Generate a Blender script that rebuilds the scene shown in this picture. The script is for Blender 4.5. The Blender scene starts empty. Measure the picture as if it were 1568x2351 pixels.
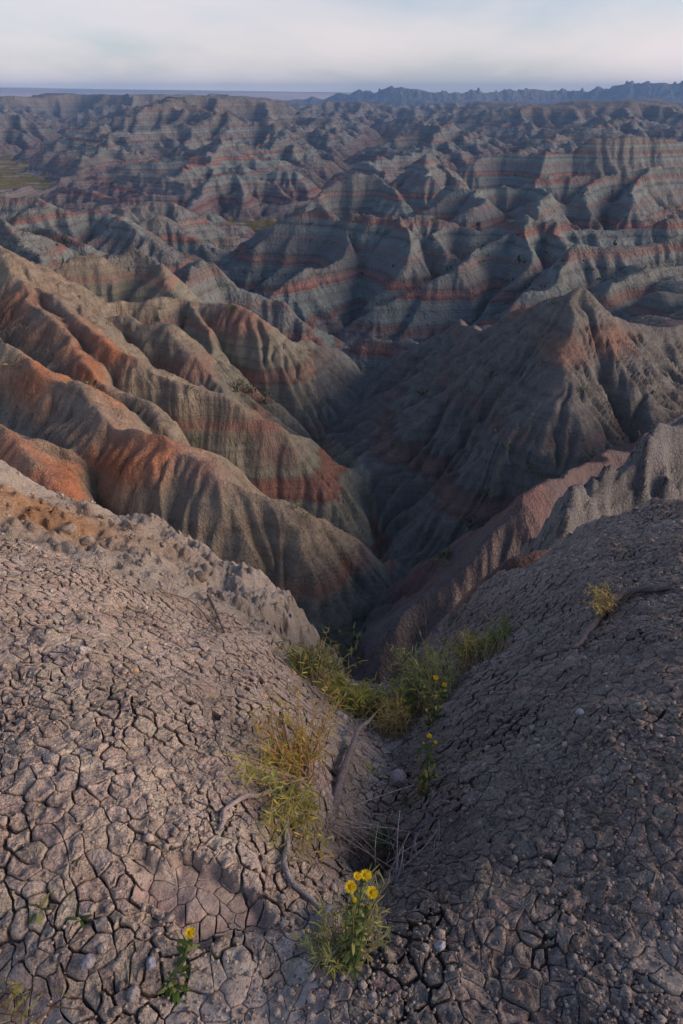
import bpy, bmesh, math, random, time
import numpy as np
from mathutils import Vector
from mathutils.geometry import delaunay_2d_cdt
T0 = time.time()
R = math.radians
C = bpy.context.scene.collection

# ------------------------------------------------------------------ camera
F_PX = 683.0
PITCH = R(31.57)
SC = 0.43559                       # reading scale of the survey sketch
CP, SP = math.cos(PITCH), math.sin(PITCH)
cd = bpy.data.cameras.new('camera')
cam = bpy.data.objects.new('camera', cd)
C.objects.link(cam)
cam.location = (0, 0, 0)
cam.rotation_euler = (R(90) - PITCH, 0, 0)
cd.sensor_fit = 'VERTICAL'
cd.sensor_height = 36
cd.lens = 36 * F_PX / 1024
cd.clip_start = .05
cd.clip_end = 120000
bpy.context.scene.camera = cam

# ------------------------------------------------------------------ sky, sun, exposure
SUN_AZ, SUN_EL = R(95), R(18)      # azimuth from +Y towards +X
w = bpy.data.worlds.new('World')
bpy.context.scene.world = w
w.use_nodes = True
nt = w.node_tree
nt.nodes.clear()
N_ = nt.nodes.new
out = N_('ShaderNodeOutputWorld')
bg = N_('ShaderNodeBackground')
sky = N_('ShaderNodeTexSky')
sky.sky_type = 'NISHITA'
sky.sun_disc = False
sky.sun_elevation = SUN_EL
sky.sun_rotation = SUN_AZ
sky.altitude = 800
sky.air_density = 1.0
sky.dust_density = 1.6
sky.ozone_density = 4.5
tc = N_('ShaderNodeTexCoord')
mp = N_('ShaderNodeMapping')
mp.inputs['Scale'].default_value = (1.2, 1.2, 4.2)
mp.inputs['Rotation'].default_value = (R(6), R(-9), 0)
nz = N_('ShaderNodeTexNoise')
nz.inputs['Scale'].default_value = 1.7
nz.inputs['Detail'].default_value = 5
nz.inputs['Roughness'].default_value = .55
nz.inputs['Distortion'].default_value = .25
cr = N_('ShaderNodeValToRGB')
cr.color_ramp.elements[0].position = .40
cr.color_ramp.elements[0].color = (.18, .18, .18, 1)
cr.color_ramp.elements[1].position = .72
cr.color_ramp.elements[1].color = (1, 1, 1, 1)
mx = N_('ShaderNodeMix')
mx.data_type = 'RGBA'
SKY_CLOUD = (6.2, 5.4, 5.25, 1)
mx.inputs['B'].default_value = SKY_CLOUD
nt.links.new(tc.outputs['Generated'], mp.inputs['Vector'])
nt.links.new(mp.outputs['Vector'], nz.inputs['Vector'])
nt.links.new(nz.outputs['Fac'], cr.inputs['Fac'])
# thin high cloud: the lower the line of sight, the longer its way through the layer
sx = N_('ShaderNodeSeparateXYZ')
nt.links.new(tc.outputs['Generated'], sx.inputs[0])
def wm(op, a, b):
    q = N_('ShaderNodeMath')
    q.operation = op
    for s_, v_ in zip(q.inputs, (a, b)):
        if isinstance(v_, (int, float)):
            s_.default_value = v_
        else:
            nt.links.new(v_, s_)
    return q.outputs[0]
tau = wm('DIVIDE', wm('MULTIPLY', cr.outputs['Color'], .13), wm('MAXIMUM', sx.outputs['Z'], .04))
nt.links.new(wm('SUBTRACT', 1., wm('POWER', 2.718, wm('MULTIPLY', tau, -1.))), mx.inputs['Factor'])
nt.links.new(sky.outputs['Color'], mx.inputs['A'])
nt.links.new(mx.outputs['Result'], bg.inputs['Color'])
bg.inputs['Strength'].default_value = .15
nt.links.new(bg.outputs['Background'], out.inputs['Surface'])
ld = bpy.data.lights.new('sun', 'SUN')
ld.energy = 3.4
ld.angle = R(36)
ld.color = (1.0, .76, .58)
sun = bpy.data.objects.new('sun', ld)
C.objects.link(sun)
sd = Vector((math.sin(SUN_AZ) * math.cos(SUN_EL), math.cos(SUN_AZ) * math.cos(SUN_EL), math.sin(SUN_EL)))
sun.rotation_euler = sd.to_track_quat('Z', 'Y').to_euler()
vs = bpy.context.scene.view_settings
vs.view_transform = 'Standard'
vs.look = 'None'
vs.exposure = .08
vs.gamma = 1
vs.use_curve_mapping = False

# ------------------------------------------------------------------ helpers
def P(X, Y, D):
    """sketch coordinates + distance ahead -> a point of the place"""
    u = (X - 784) * SC
    v = (1175.5 - Y) * SC
    y = F_PX * CP + v * SP
    z = -F_PX * SP + v * CP
    return np.array([u * D / y, D, z * D / y])
def catmull(pts, step):
    p = np.array(pts, float)
    n = len(p)
    q = np.vstack([2 * p[0] - p[1], p, 2 * p[-1] - p[-2]])
    o = []
    for i in range(1, n):
        a, b, c, d = q[i - 1], q[i], q[i + 1], q[i + 2]
        k = max(2, int(np.linalg.norm(c - b) / step) + 1)
        t = np.linspace(0, 1, k, endpoint=False)[:, None]
        o.append(.5 * ((2 * b) + (-a + c) * t + (2 * a - 5 * b + 4 * c - d) * t * t + (-a + 3 * b - 3 * c + d) * t ** 3))
    o.append(p[-1:])
    return np.vstack(o)
def vnoise(x, y, seed=0):
    xi = np.floor(x).astype(np.int64)
    yi = np.floor(y).astype(np.int64)
    fx = x - xi
    fy = y - yi
    fx = fx * fx * fx * (fx * (fx * 6 - 15) + 10)
    fy = fy * fy * fy * (fy * (fy * 6 - 15) + 10)
    def h(a, b):
        n = (a * 374761393 + b * 668265263 + seed * 974711) & 0x7fffffff
        n = ((n ^ (n >> 13)) * 1274126177) & 0x7fffffff
        n = n ^ (n >> 16)
        return (n & 0xffff) / 32767.5 - 1
    return (h(xi, yi) * (1 - fx) + h(xi + 1, yi) * fx) * (1 - fy) + (h(xi, yi + 1) * (1 - fx) + h(xi + 1, yi + 1) * fx) * fy
def fbm(x, y, o=4, seed=0, g=.5):
    s = 0
    a = 1
    for i in range(o):
        s = s + a * vnoise(x, y, seed + i * 17)
        x = x * 2.03 + 11.3
        y = y * 2.03 - 7.1
        a *= g
    return s
def stamp(Z, G, x0, y0, dx, pl, m, r, gid, floor):
    """raise the height grid to a roof shaped ridge along a polyline"""
    ny, nx = Z.shape
    for a, b in zip(pl[:-1], pl[1:]):
        Rr = (max(a[2], b[2]) - floor) / m + 2 * r
        if Rr <= 0:
            continue
        i0 = max(0, int((min(a[0], b[0]) - Rr - x0) / dx))
        i1 = min(nx, int((max(a[0], b[0]) + Rr - x0) / dx) + 2)
        j0 = max(0, int((min(a[1], b[1]) - Rr - y0) / dx))
        j1 = min(ny, int((max(a[1], b[1]) + Rr - y0) / dx) + 2)
        if i1 <= i0 or j1 <= j0:
            continue
        X = x0 + dx * np.arange(i0, i1)[None, :]
        Y = y0 + dx * np.arange(j0, j1)[:, None]
        ex, ey = b[0] - a[0], b[1] - a[1]
        t = np.clip(((X - a[0]) * ex + (Y - a[1]) * ey) / (ex * ex + ey * ey + 1e-9), 0, 1)
        d2 = (X - a[0] - t * ex) ** 2 + (Y - a[1] - t * ey) ** 2
        z = a[2] + t * (b[2] - a[2]) - m * (np.sqrt(d2 + r * r) - r)
        s = Z[j0:j1, i0:i1]
        k = z > s
        s[k] = z[k]
        G[j0:j1, i0:i1][k] = gid
def erode(z, dx, n, K, m=.45, Dd=.0, fixed=None, smax=None, uplift=None, jit=.35, seed=1, jstop=.6):
    """running water over a height grid: gullies cut by the flow each cell gathers, slopes held to a talus angle"""
    rng = np.random.default_rng(seed)
    ny, nx = z.shape
    N = ny * nx
    idx = np.arange(N).reshape(ny, nx)
    offs = [(0, 1), (1, 0), (0, -1), (-1, 0), (1, 1), (1, -1), (-1, 1), (-1, -1)]
    fx = np.zeros((ny, nx), bool) if fixed is None else fixed.copy()
    fx[0] = fx[-1] = True
    fx[:, 0] = fx[:, -1] = True
    z = z.copy()
    for it in range(n):
        best = np.zeros((ny, nx))
        rec = idx.copy()
        dist = np.full((ny, nx), dx)
        j = jit if it < n * jstop else jit * .3
        for dy, dxx in offs:
            L = dx * math.hypot(dy, dxx)
            sl = np.full((ny, nx), -1.)
            ys = slice(max(0, -dy), ny - max(0, dy))
            xs = slice(max(0, -dxx), nx - max(0, dxx))
            yt = slice(max(0, dy), ny - max(0, -dy))
            xt = slice(max(0, dxx), nx - max(0, -dxx))
            sl[ys, xs] = (z[ys, xs] - z[yt, xt]) / L
            wv = sl * (1 + j * (rng.random((ny, nx)) - .5) * 2)
            k = (wv > best) & ~fx
            best[k] = wv[k]
            rec[k] = idx[k] + dy * nx + dxx
            dist[k] = L
        r = rec.ravel()
        p = r.copy()
        lev = (r != np.arange(N)).astype(np.int32)
        for _ in range(14):
            lev2 = lev + lev[p]
            if (lev2 == lev).all():
                break
            lev = lev2
            p = p[p]
        order = np.argsort(lev, kind='stable')
        cnt = np.bincount(lev)
        b = np.concatenate([[0], np.cumsum(cnt)])
        A = np.full(N, dx * dx)
        for l in range(len(cnt) - 1, 0, -1):
            q = order[b[l]:b[l + 1]]
            np.add.at(A, r[q], A[q])
        zf = z.ravel().copy()
        if uplift is not None:
            zf += np.where(fx, 0, uplift).ravel()
        dl = dist.ravel()
        Fk = K * A ** m / dl
        for l in range(1, len(cnt)):
            q = order[b[l]:b[l + 1]]
            rq = r[q]
            nz = (zf[q] + Fk[q] * zf[rq]) / (1 + Fk[q])
            if smax is not None:
                nz = np.minimum(nz, zf[rq] + smax * dl[q])
            zf[q] = nz
        z2 = zf.reshape(ny, nx)
        if Dd > 0:
            lap = np.zeros_like(z2)
            lap[1:-1, 1:-1] = z2[1:-1, 2:] + z2[1:-1, :-2] + z2[2:, 1:-1] + z2[:-2, 1:-1] - 4 * z2[1:-1, 1:-1]
            z2 = z2 + Dd * np.where(fx, 0, lap)
        z = z2
    return z, A.reshape(ny, nx)
def bil(Z, x0, y0, dx, x, y):
    ny, nx = Z.shape
    fx = np.clip((x - x0) / dx, 0, nx - 1.001)
    fy = np.clip((y - y0) / dx, 0, ny - 1.001)
    i = fx.astype(int)
    j = fy.astype(int)
    a = fx - i
    b = fy - j
    return (Z[j, i] * (1 - a) + Z[j, i + 1] * a) * (1 - b) + (Z[j + 1, i] * (1 - a) + Z[j + 1, i + 1] * a) * b
def sstep(a, b, x):
    t = np.clip((x - a) / (b - a), 0, 1)
    return t * t * (3 - 2 * t)
def blur(z, n=1):
    for _ in range(n):
        p = np.pad(z, 1, mode='edge')
        z = (p[1:-1, 1:-1] * 4 + 2 * (p[1:-1, 2:] + p[1:-1, :-2] + p[2:, 1:-1] + p[:-2, 1:-1]) + p[2:, 2:] + p[2:, :-2] + p[:-2, 2:] + p[:-2, :-2]) / 16
    return z
def mesh_np(name, V, Fq, mat=None, parent=None, smooth=True, attrs=None):
    """V (n,3), Fq (m,k) -> one mesh object"""
    me = bpy.data.meshes.new(name)
    V = np.ascontiguousarray(V, np.float32)
    Fq = np.ascontiguousarray(Fq, np.int32)
    me.vertices.add(len(V))
    me.vertices.foreach_set('co', V.ravel())
    k = Fq.shape[1]
    me.loops.add(Fq.size)
    me.loops.foreach_set('vertex_index', Fq.ravel())
    me.polygons.add(len(Fq))
    me.polygons.foreach_set('loop_start', np.arange(0, Fq.size, k, dtype=np.int32))
    me.polygons.foreach_set('loop_total', np.full(len(Fq), k, np.int32))
    if smooth:
        me.polygons.foreach_set('use_smooth', np.ones(len(Fq), bool))
    for an, av in (attrs or {}).items():
        if av.ndim == 2:
            at = me.attributes.new(an, 'FLOAT_COLOR', 'POINT')
            c4 = np.ones((len(V), 4), np.float32)
            c4[:, :3] = av
            at.data.foreach_set('color', c4.ravel())
        else:
            at = me.attributes.new(an, 'FLOAT', 'POINT')
            at.data.foreach_set('value', np.ascontiguousarray(av, np.float32))
    me.update(calc_edges=True)
    if mat:
        me.materials.append(mat)
    o = bpy.data.objects.new(name, me)
    C.objects.link(o)
    if parent:
        o.parent = parent
    return o
def grid_quads(nr, nc):
    i = np.arange(nr * nc).reshape(nr, nc)
    return np.stack([i[:-1, :-1], i[:-1, 1:], i[1:, 1:], i[1:, :-1]], -1).reshape(-1, 4)
def struct(o):
    o['kind'] = 'structure'
    return o
def tag(o, label, cat, group=None, kind=None):
    o['label'] = label
    o['category'] = cat
    if group:
        o['group'] = group
    if kind:
        o['kind'] = kind
    return o

# ------------------------------------------------------------------ the badlands: height grids
def floor_z(y):
    return np.interp(y, [0, 6, 10, 15, 27, 40, 52, 72, 105, 135, 280, 500, 3000],
                     [-7, -9, -13, -17, -25.4, -33, -34.3, -38.5, -41.6, -43, -46, -48, -50])
RID = []
def rid(pts, m=.85, r=.5, g=1):
    RID.append(([P(*p) for p in pts], m, r, g))
# slope left of the canyon (group 1)
rid([(-420, 330, 92), (-200, 440, 78), (0, 567, 66), (30, 592, 64), (65, 642, 61), (135, 682, 56.5)], .8, .8)
rid([(-220, 640, 52), (-80, 760, 45), (65, 837, 40), (120, 867, 38), (165, 897, 36), (240, 962, 33), (305, 1000, 31), (375, 1012, 30), (425, 1040, 29.3), (465, 1072, 28.6), (505, 1107, 28), (570, 1130, 27.8), (645, 1162, 27.8), (700, 1192, 28), (750, 1217, 28.5), (850, 1370, 31), (900, 1445, 33.5)], .95, .5)
rid([(0, 567, 66), (60, 660, 57), (120, 745, 50), (190, 817, 45), (215, 842, 43.5), (250, 877, 42), (300, 912, 40.5), (340, 947, 39), (400, 1022, 36.5), (450, 1110, 35)], .85, .4)
rid([(135, 682, 56.5), (215, 767, 49), (260, 802, 47), (325, 827, 46), (370, 857, 45.5), (425, 877, 45), (470, 897, 44.5), (525, 927, 44), (575, 967, 43.5), (615, 972, 44), (660, 1030, 44.5), (700, 1100, 45), (760, 1190, 46)], .85, .4)
rid([(135, 682, 56.5), (200, 712, 60), (310, 727, 60), (370, 737, 58), (420, 797, 55), (450, 827, 54), (480, 862, 53), (515, 900, 51.5)], .9, .5)
rid([(200, 700, 68), (300, 692, 70), (440, 687, 72), (520, 707, 70), (550, 717, 69), (600, 737, 68), (645, 762, 68), (680, 782, 69), (720, 782, 72), (750, 797, 75), (780, 827, 82), (850, 905, 100)], .85, .6)
rid([(440, 687, 72), (470, 745, 67), (500, 800, 63)], .9, .4)
rid([(600, 737, 68), (640, 830, 65), (690, 930, 64)], .9, .4)
rid([(20, 625, 80), (80, 592, 85), (125, 562, 88), (210, 569, 90), (320, 559, 92), (360, 592, 88), (415, 637, 84), (475, 692, 78)], .85, .8)
rid([(400, 630, 112), (425, 602, 112), (460, 572, 112), (500, 597, 110), (555, 617, 108), (615, 667, 106), (675, 692, 108), (725, 727, 112), (780, 792, 118)], .85, .8)
rid([(460, 572, 112), (440, 640, 100), (460, 680, 95)], .85, .8)
rid([(-60, 960, 31), (0, 997, 29), (50, 1062, 27), (120, 1180, 25)], .85, .5)
# hill right of the canyon (group 2)
rid([(1800, 735, 62), (1568, 744, 56), (1474, 744, 54), (1429, 727, 53), (1384, 712, 52), (1349, 672, 52), (1326, 657, 52), (1284, 682, 53.5), (1254, 699, 55), (1199, 712, 57), (1174, 727, 57), (1144, 757, 57), (1134, 777, 56), (1074, 867, 55), (999, 957, 54), (909, 1082, 54), (849, 1167, 53.5)], .78, .3, 2)
rid([(1144, 757, 57), (1064, 745, 66), (1054, 732, 68), (1024, 757, 68), (984, 767, 69), (949, 797, 70), (904, 887, 71), (854, 947, 72), (794, 1017, 73)], .85, .4, 2)
rid([(1326, 657, 52), (1312, 740, 49), (1284, 812, 47), (1184, 902, 47), (1084, 992, 47.5), (1009, 1062, 48.5), (924, 1157, 50)], .8, .35, 2)
rid([(1312, 740, 49), (1300, 830, 45.5), (1284, 867, 44.5), (1209, 952, 43), (1134, 1027, 43), (1064, 1107, 43.5), (984, 1197, 44), (884, 1297, 45)], .8, .5, 2)
rid([(1284, 867, 44.5), (1330, 950, 42), (1350, 1030, 40.5)], .85, .5, 2)
rid([(1474, 744, 54), (1500, 850, 48), (1500, 950, 43)], .75, .5, 2)
# the purple ridge below the right rim (group 3)
rid([(1800, 850, 40), (1568, 942, 36), (1484, 982, 34), (1434, 1022, 32), (1374, 1054, 29), (1294, 1074, 26.5), (1234, 1089, 24.5), (1194, 1107, 23.3), (1179, 1142, 22.6), (1124, 1191, 22), (1074, 1246, 21.5), (1024, 1296, 21), (974, 1346, 20.7), (929, 1411, 20.5), (884, 1456, 20.5), (834, 1521, 20.8), (800, 1575, 21)], 1.35, .4, 3)
# hills beyond (group 4 right, 5 left)
rid([(540, 565, 185), (600, 530, 175), (650, 500, 168), (700, 478, 166), (735, 470, 165), (784, 492, 160), (809, 488, 158), (924, 478, 155), (984, 480, 155), (1034, 501, 153), (1094, 516, 152), (1154, 503, 152), (1209, 488, 150), (1264, 501, 150), (1309, 516, 150), (1409, 518, 152), (1568, 503, 155), (1800, 480, 160)], .7, 1.5, 4)
rid([(784, 492, 160), (790, 540, 150), (784, 572, 143), (700, 612, 136), (645, 652, 130)], .75, 1, 4)
rid([(924, 478, 155), (930, 540, 143), (900, 600, 136)], .75, 1, 4)
rid([(1034, 501, 153), (1010, 545, 145)], .75, 1, 4)
rid([(1209, 488, 150), (1154, 547, 140), (1084, 582, 134), (1024, 612, 130), (949, 642, 128), (884, 677, 126), (814, 727, 126)], .75, .8, 4)
rid([(1209, 488, 150), (1215, 560, 135), (1180, 630, 126), (1100, 690, 120)], .8, .8, 4)
rid([(1270, 505, 148), (1290, 560, 138), (1310, 610, 128)], .75, 1, 4)
rid([(1800, 520, 135), (1568, 545, 130), (1434, 557, 125), (1324, 567, 122), (1259, 627, 112), (1209, 662, 106), (1144, 712, 102), (1084, 742, 98)], .75, 1, 4)
rid([(1800, 570, 115), (1568, 612, 104), (1509, 617, 102), (1434, 632, 98), (1380, 670, 92), (1340, 710, 86)], .75, .8, 4)
rid([(830, 800, 100), (864, 762, 100), (910, 770, 98), (950, 790, 94)], .85, 2, 4)
rid([(1020, 440, 225), (1054, 413, 230), (1104, 421, 232), (1234, 413, 232), (1284, 398, 235), (1374, 398, 238), (1429, 393, 240), (1494, 381, 245), (1568, 378, 250), (1750, 370, 250)], .7, 1.5, 4)
rid([(1234, 413, 232), (1250, 440, 215), (1230, 475, 195)], .75, 1, 4)
rid([(1374, 398, 238), (1340, 450, 212)], .75, 1, 4)
rid([(1494, 381, 245), (1450, 445, 210)], .75, 1, 4)
rid([(1104, 421, 232), (1090, 465, 205)], .75, 1, 4)
rid([(880, 430, 290), (930, 395, 300), (979, 353, 310), (1010, 370, 310), (1060, 415, 290)], .7, 1.5, 4)
rid([(979, 353, 310), (985, 410, 275)], .7, 1.5, 4)
rid([(720, 450, 265), (760, 420, 280), (820, 390, 285), (860, 400, 285), (910, 445, 265)], .7, 1.5, 4)
rid([(1250, 345, 340), (1330, 330, 345), (1420, 312, 350), (1568, 315, 360), (1750, 310, 360)], .7, 1.5, 4)
rid([(1050, 390, 340), (1110, 360, 345), (1160, 345, 350), (1250, 345, 345)], .7, 1.5, 4)
rid([(-160, 440, 190), (20, 458, 190), (75, 462, 190), (120, 475, 185)], .6, 4, 5)
rid([(40, 505, 162), (75, 480, 165), (150, 476, 170), (165, 485, 168), (215, 485, 172), (270, 500, 165), (330, 540, 155), (400, 592, 150)], .62, 2.5, 5)
rid([(250, 488, 200), (285, 470, 205), (320, 455, 210), (385, 458, 212), (420, 480, 210), (460, 520, 205), (490, 565, 200)], .6, 3, 5)
rid([(400, 490, 240), (475, 485, 242), (520, 515, 240), (540, 545, 238)], .6, 4, 5)
rid([(300, 510, 185), (350, 497, 187), (400, 522, 185), (440, 565, 180)], .6, 4, 5)
rid([(-200, 470, 130), (0, 498, 125), (30, 513, 122), (80, 574, 112), (120, 640, 104)], .75, 1, 5)
rid([(0, 540, 142), (60, 530, 143), (130, 545, 140), (200, 580, 132)], .7, 2, 5)
rid([(430, 475, 300), (465, 425, 335), (500, 403, 345), (550, 400, 350), (620, 412, 350), (680, 462, 330), (720, 482, 320)], .75, 2, 5)
rid([(550, 400, 350), (560, 450, 322)], .8, 1.5, 5)
rid([(590, 420, 370), (650, 388, 375), (690, 400, 372), (725, 470, 350)], .7, 2, 5)
rid([(250, 430, 405), (285, 385, 425), (315, 352, 432), (350, 372, 428), (400, 430, 405)], .68, 2, 5)
rid([(315, 352, 432), (300, 420, 395)], .7, 2, 5)
rid([(300, 430, 385), (365, 413, 392), (420, 440, 385)], .6, 6, 5)
rid([(80, 430, 440), (130, 405, 442), (190, 410, 445), (270, 390, 440)], .6, 6, 5)
rid([(395, 420, 400), (430, 405, 402), (470, 440, 390)], .6, 5, 5)
FLATS = [P(-300, 470, 600)[:2], P(-300, 375, 640)[:2], P(140, 380, 620)[:2], P(150, 400, 520)[:2], P(60, 445, 400)[:2], P(-300, 560, 300)[:2]]
def inpoly(poly, x, y):
    c = np.zeros(np.shape(x), bool)
    n = len(poly)
    for i in range(n):
        x1, y1 = poly[i]
        x2, y2 = poly[(i + 1) % n]
        k = ((y1 > y) != (y2 > y)) & (x < (x2 - x1) * (y - y1) / (y2 - y1 + 1e-12) + x1)
        c ^= k
    return c

AXIS = catmull([(1.0, 4, 0), P(800, 1560, 15) * [1, 1, 0], P(815, 1500, 27) * [1, 1, 0], P(880, 1400, 40) * [1, 1, 0], P(800, 1220, 52) * [1, 1, 0], P(730, 1080, 72) * [1, 1, 0],
                P(850, 900, 105) * [1, 1, 0], P(790, 790, 135) * [1, 1, 0], P(640, 640, 200) * [1, 1, 0], P(540, 540, 260) * [1, 1, 0]], 4.)
def axis_dist(x, y):
    d = np.full(x.shape, 1e9)
    for a, b in zip(AXIS[:-1], AXIS[1:]):
        ex, ey = b[0] - a[0], b[1] - a[1]
        t = np.clip(((x - a[0]) * ex + (y - a[1]) * ey) / (ex * ex + ey * ey), 0, 1)
        d = np.minimum(d, (x - a[0] - t * ex) ** 2 + (y - a[1] - t * ey) ** 2)
    return np.sqrt(d)
def flank(x, y, fl):
    d = axis_dist(x, y)
    s = np.interp(y, [0, 60, 110, 170, 240, 300], [.62, .60, .42, .25, .10, 0])
    lim = np.interp(y, [0, 60, 110, 170, 300], [-18.5, -20, -24, -33, -45])
    lf = sstep(0, 3, np.interp(y, AXIS[:, 1], AXIS[:, 0]) - x) * (1 - sstep(60, 110, y))
    s = s + .05 * lf
    lim = lim + .8 * lf
    v = fl + s * np.maximum(0, d - .6)
    return np.where(v > lim, lim + (v - lim) * .25, v)

def axis_side(x, y):
    return x < np.interp(y, AXIS[:, 1], AXIS[:, 0])
def carve(z, A, d, c, p, cap, wall):
    """cut V shaped gullies along the drainage lines"""
    D = np.minimum(cap, c * ((A / (d * d)) ** p - 1))
    D[D < c * .6] = 0
    for _ in range(14):
        q = np.pad(D, 1, mode='edge')
        D = np.maximum(D, np.maximum(np.maximum(q[1:-1, 2:], q[1:-1, :-2]), np.maximum(q[2:, 1:-1], q[:-2, 1:-1])) - wall * d)
        D = np.maximum(D, np.maximum(np.maximum(q[2:, 2:], q[2:, :-2]), np.maximum(q[:-2, 2:], q[:-2, :-2])) - wall * d * 1.414)
    return z - blur(D, 1)

# far grid: upland cut to pieces, 4 m cells
FX0, FY0, FD = -800., 236., 3.6
fnx, fny = 530, 490
gx, gy = np.meshgrid(FX0 + FD * np.arange(fnx), FY0 + FD * np.arange(fny))
flat = inpoly(FLATS, gx + 25 * fbm(gx / 60, gy / 60, 3, 5), gy + 25 * fbm(gx / 60, gy / 60, 3, 6))
chan = np.abs(gx - (-30 + 70 * fbm(gx / 900, gy / 260, 3, 21) + (gy - 236) * .12)) < 6
chan2 = np.abs(gx - (150 + (gy - 236) * .42 + 60 * fbm(gx / 900, gy / 200, 3, 31))) < 6
chan3 = np.abs(gx - (-140 - (gy - 300) * .30 + 60 * fbm(gx / 900, gy / 200, 3, 41))) < 6
base = floor_z(gy)
zf = base + 2 + 3 * fbm(gx / 110, gy / 110, 5, 3)
net = np.abs(fbm(gx / 300, gy / 380, 2, 13, .45)) < .013
fix = flat | ((chan | chan2 | chan3) & (gy < 1400)) | net
zf[fix] = base[fix]
top = np.interp(gy, [236, 420, 700], [-24, -17, -13]) * (1 - sstep(600, 900, gy)) + sstep(600, 900, gy) * -gy * (.005 + .0095 * sstep(-.2, .0, gx / gy)) + 4 * fbm(gx / 150, gy / 150, 3, 77)
upl = np.interp(gy, [236, 600, 1200, 2000], [.55, .85, 1.0, 1.05]) * (1 + .35 * fbm(gx / 200, gy / 200, 2, 8))
zf, AF = erode(zf, FD, 56, .20, .45, .004, fix, .80, upl, seed=2)
zf = np.where(zf > top, top + (zf - top) * .25, zf)
zf, AF = erode(zf, FD, 4, .10, .45, .004, fix, .85, seed=3)
zf = np.maximum(zf + .8 * (zf - blur(zf, 3)), base - 1)
GF = np.full(zf.shape, 6)

# middle grid, 0.75 m cells
MX0, MY0, MD = -165., 58., .75
mnx, mny = 480, 515
gx, gy = np.meshgrid(MX0 + MD * np.arange(mnx), MY0 + MD * np.arange(mny))
wx = gx + 1.6 * fbm(gx / 14, gy / 14, 3, 50)
wy = gy + 1.6 * fbm(gx / 14, gy / 14, 3, 60)
fl = floor_z(gy)
zm = fl.copy()
GM = np.zeros(zm.shape, int)
for pts, m, r, g in RID:
    stamp(zm, GM, MX0, MY0, MD, catmull(pts, 3.), m, r, g, -50)
ff = bil(zf, FX0, FY0, FD, gx, gy)
lat = sstep(.30, .46, np.abs(gx / gy + .0))          # unseen sides go over to the far grid's kind of ground
fw = sstep(285, 400, gy)
lowm = np.maximum(fl + (ff - fl) * np.maximum(fw, 0), flank(gx, gy, fl))
k = lowm > zm
zm = np.maximum(zm, lowm)
GM[k & (fw > .1)] = 6
zm += (1.1 * fbm(gx / 14, gy / 14, 2, 91) + .45 * fbm(gx / 4.5, gy / 4.5, 2, 92)) * sstep(.5, 6, zm - fl)
fixm = zm <= fl + .25
zm, AM = erode(zm, MD, 28, .03, .5, .002, fixm, .95, seed=5)
zm = carve(zm, AM, MD, .36, .32, 6, 1.0)
zm = zm + .6 * (zm - blur(zm, 3))
zm = np.maximum(zm, fl + .15 * fbm(gx / 5, gy / 5, 3, 12))

# near grid, 0.15 m cells
NX0, NY0, ND = -36., 13., .16
nnx, nny = 510, 470
gx, gy = np.meshgrid(NX0 + ND * np.arange(nnx), NY0 + ND * np.arange(nny))
fl = floor_z(gy)
zn = fl.copy()
GN = np.zeros(zn.shape, int)
for pts, m, r, g in RID:
    if min(p[1] for p in pts) < 95:
        stamp(zn, GN, NX0, NY0, ND, catmull(pts, 1.2), m, r, g, -45)
zn = np.maximum(zn, flank(gx, gy, fl))
amp = np.where(GN == 3, .35, np.where(axis_side(gx, gy), 1., .5))
zn += amp * (.5 * fbm(gx / 4.6, gy / 4.6, 2, 33) + .20 * fbm(gx / 1.5, gy / 1.5, 3, 34)) * sstep(.3, 2, zn - fl)
fixn = zn <= fl + .12
zn, AN = erode(zn, ND, 30, .020, .5, .003, fixn, 1.6, seed=7)
zn = np.where(blur(np.where(axis_side(gx, gy), 1., 0.), 6) > .5, carve(zn, AN, ND, .135, .31, 2.0, 1.9), np.where(GN == 3, zn, carve(zn, AN, ND, .10, .30, 1.5, 1.6)))
# rim grid, 5 cm cells: the slopes straight below the viewpoint and the crumbling outcrop on the right
QX0, QY0, QD = -11., 2.6, .055
qnx, qny = 470, 262
OUTC = [P(*p) for p in [(1900, 880, 11.5), (1700, 935, 10.5), (1568, 991, 9.6), (1519, 1021, 9.3), (1424, 1066, 8.8), (1384, 1096, 8.5), (1334, 1121, 8.1), (1304, 1163, 7.8), (1272, 1195, 7.4), (1258, 1262, 7.1)]]
REDL = [P(*p) for p in [(1400, 1215, 5.6), (1290, 1250, 5.4), (1240, 1269, 5.2), (1180, 1290, 5.1), (1110, 1338, 5.0)]]
gx, gy = np.meshgrid(QX0 + QD * np.arange(qnx), QY0 + QD * np.arange(qny))
fl = floor_z(gy)
zq = fl.copy()
GQ = np.zeros(zq.shape, int)
for pts, m, r, g in RID:
    if min(p[1] for p in pts) < 36:
        stamp(zq, GQ, QX0, QY0, QD, catmull(pts, 1.2), m, r, g, -40)
zq = np.maximum(zq, flank(gx, gy, fl))
stamp(zq, GQ, QX0, QY0, QD, catmull(OUTC, .5), 2.6, .15, 7, -20)
stamp(zq, GQ, QX0, QY0, QD, catmull(REDL, .5), 2.4, .12, 8, -20)
rough = np.where(GQ == 7, 1., .25)
zq += rough * (.34 * fbm(gx / .8, gy / .8, 4, 71, .6) + .08 * fbm(gx / .16, gy / .16, 3, 72))
st = zq / .34 + .7 * fbm(gx / 1.2, gy / 1.2, 2, 73)
zq += np.where(GQ == 7, .17 * (sstep(.25, .6, st - np.floor(st)) - (st - np.floor(st))), 0)
zq, AQ = erode(zq, QD, 14, .012, .5, .006, None, 4., seed=9)
st = zq / .30 + .8 * fbm(gx / 1.1, gy / 1.1, 3, 74)
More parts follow.
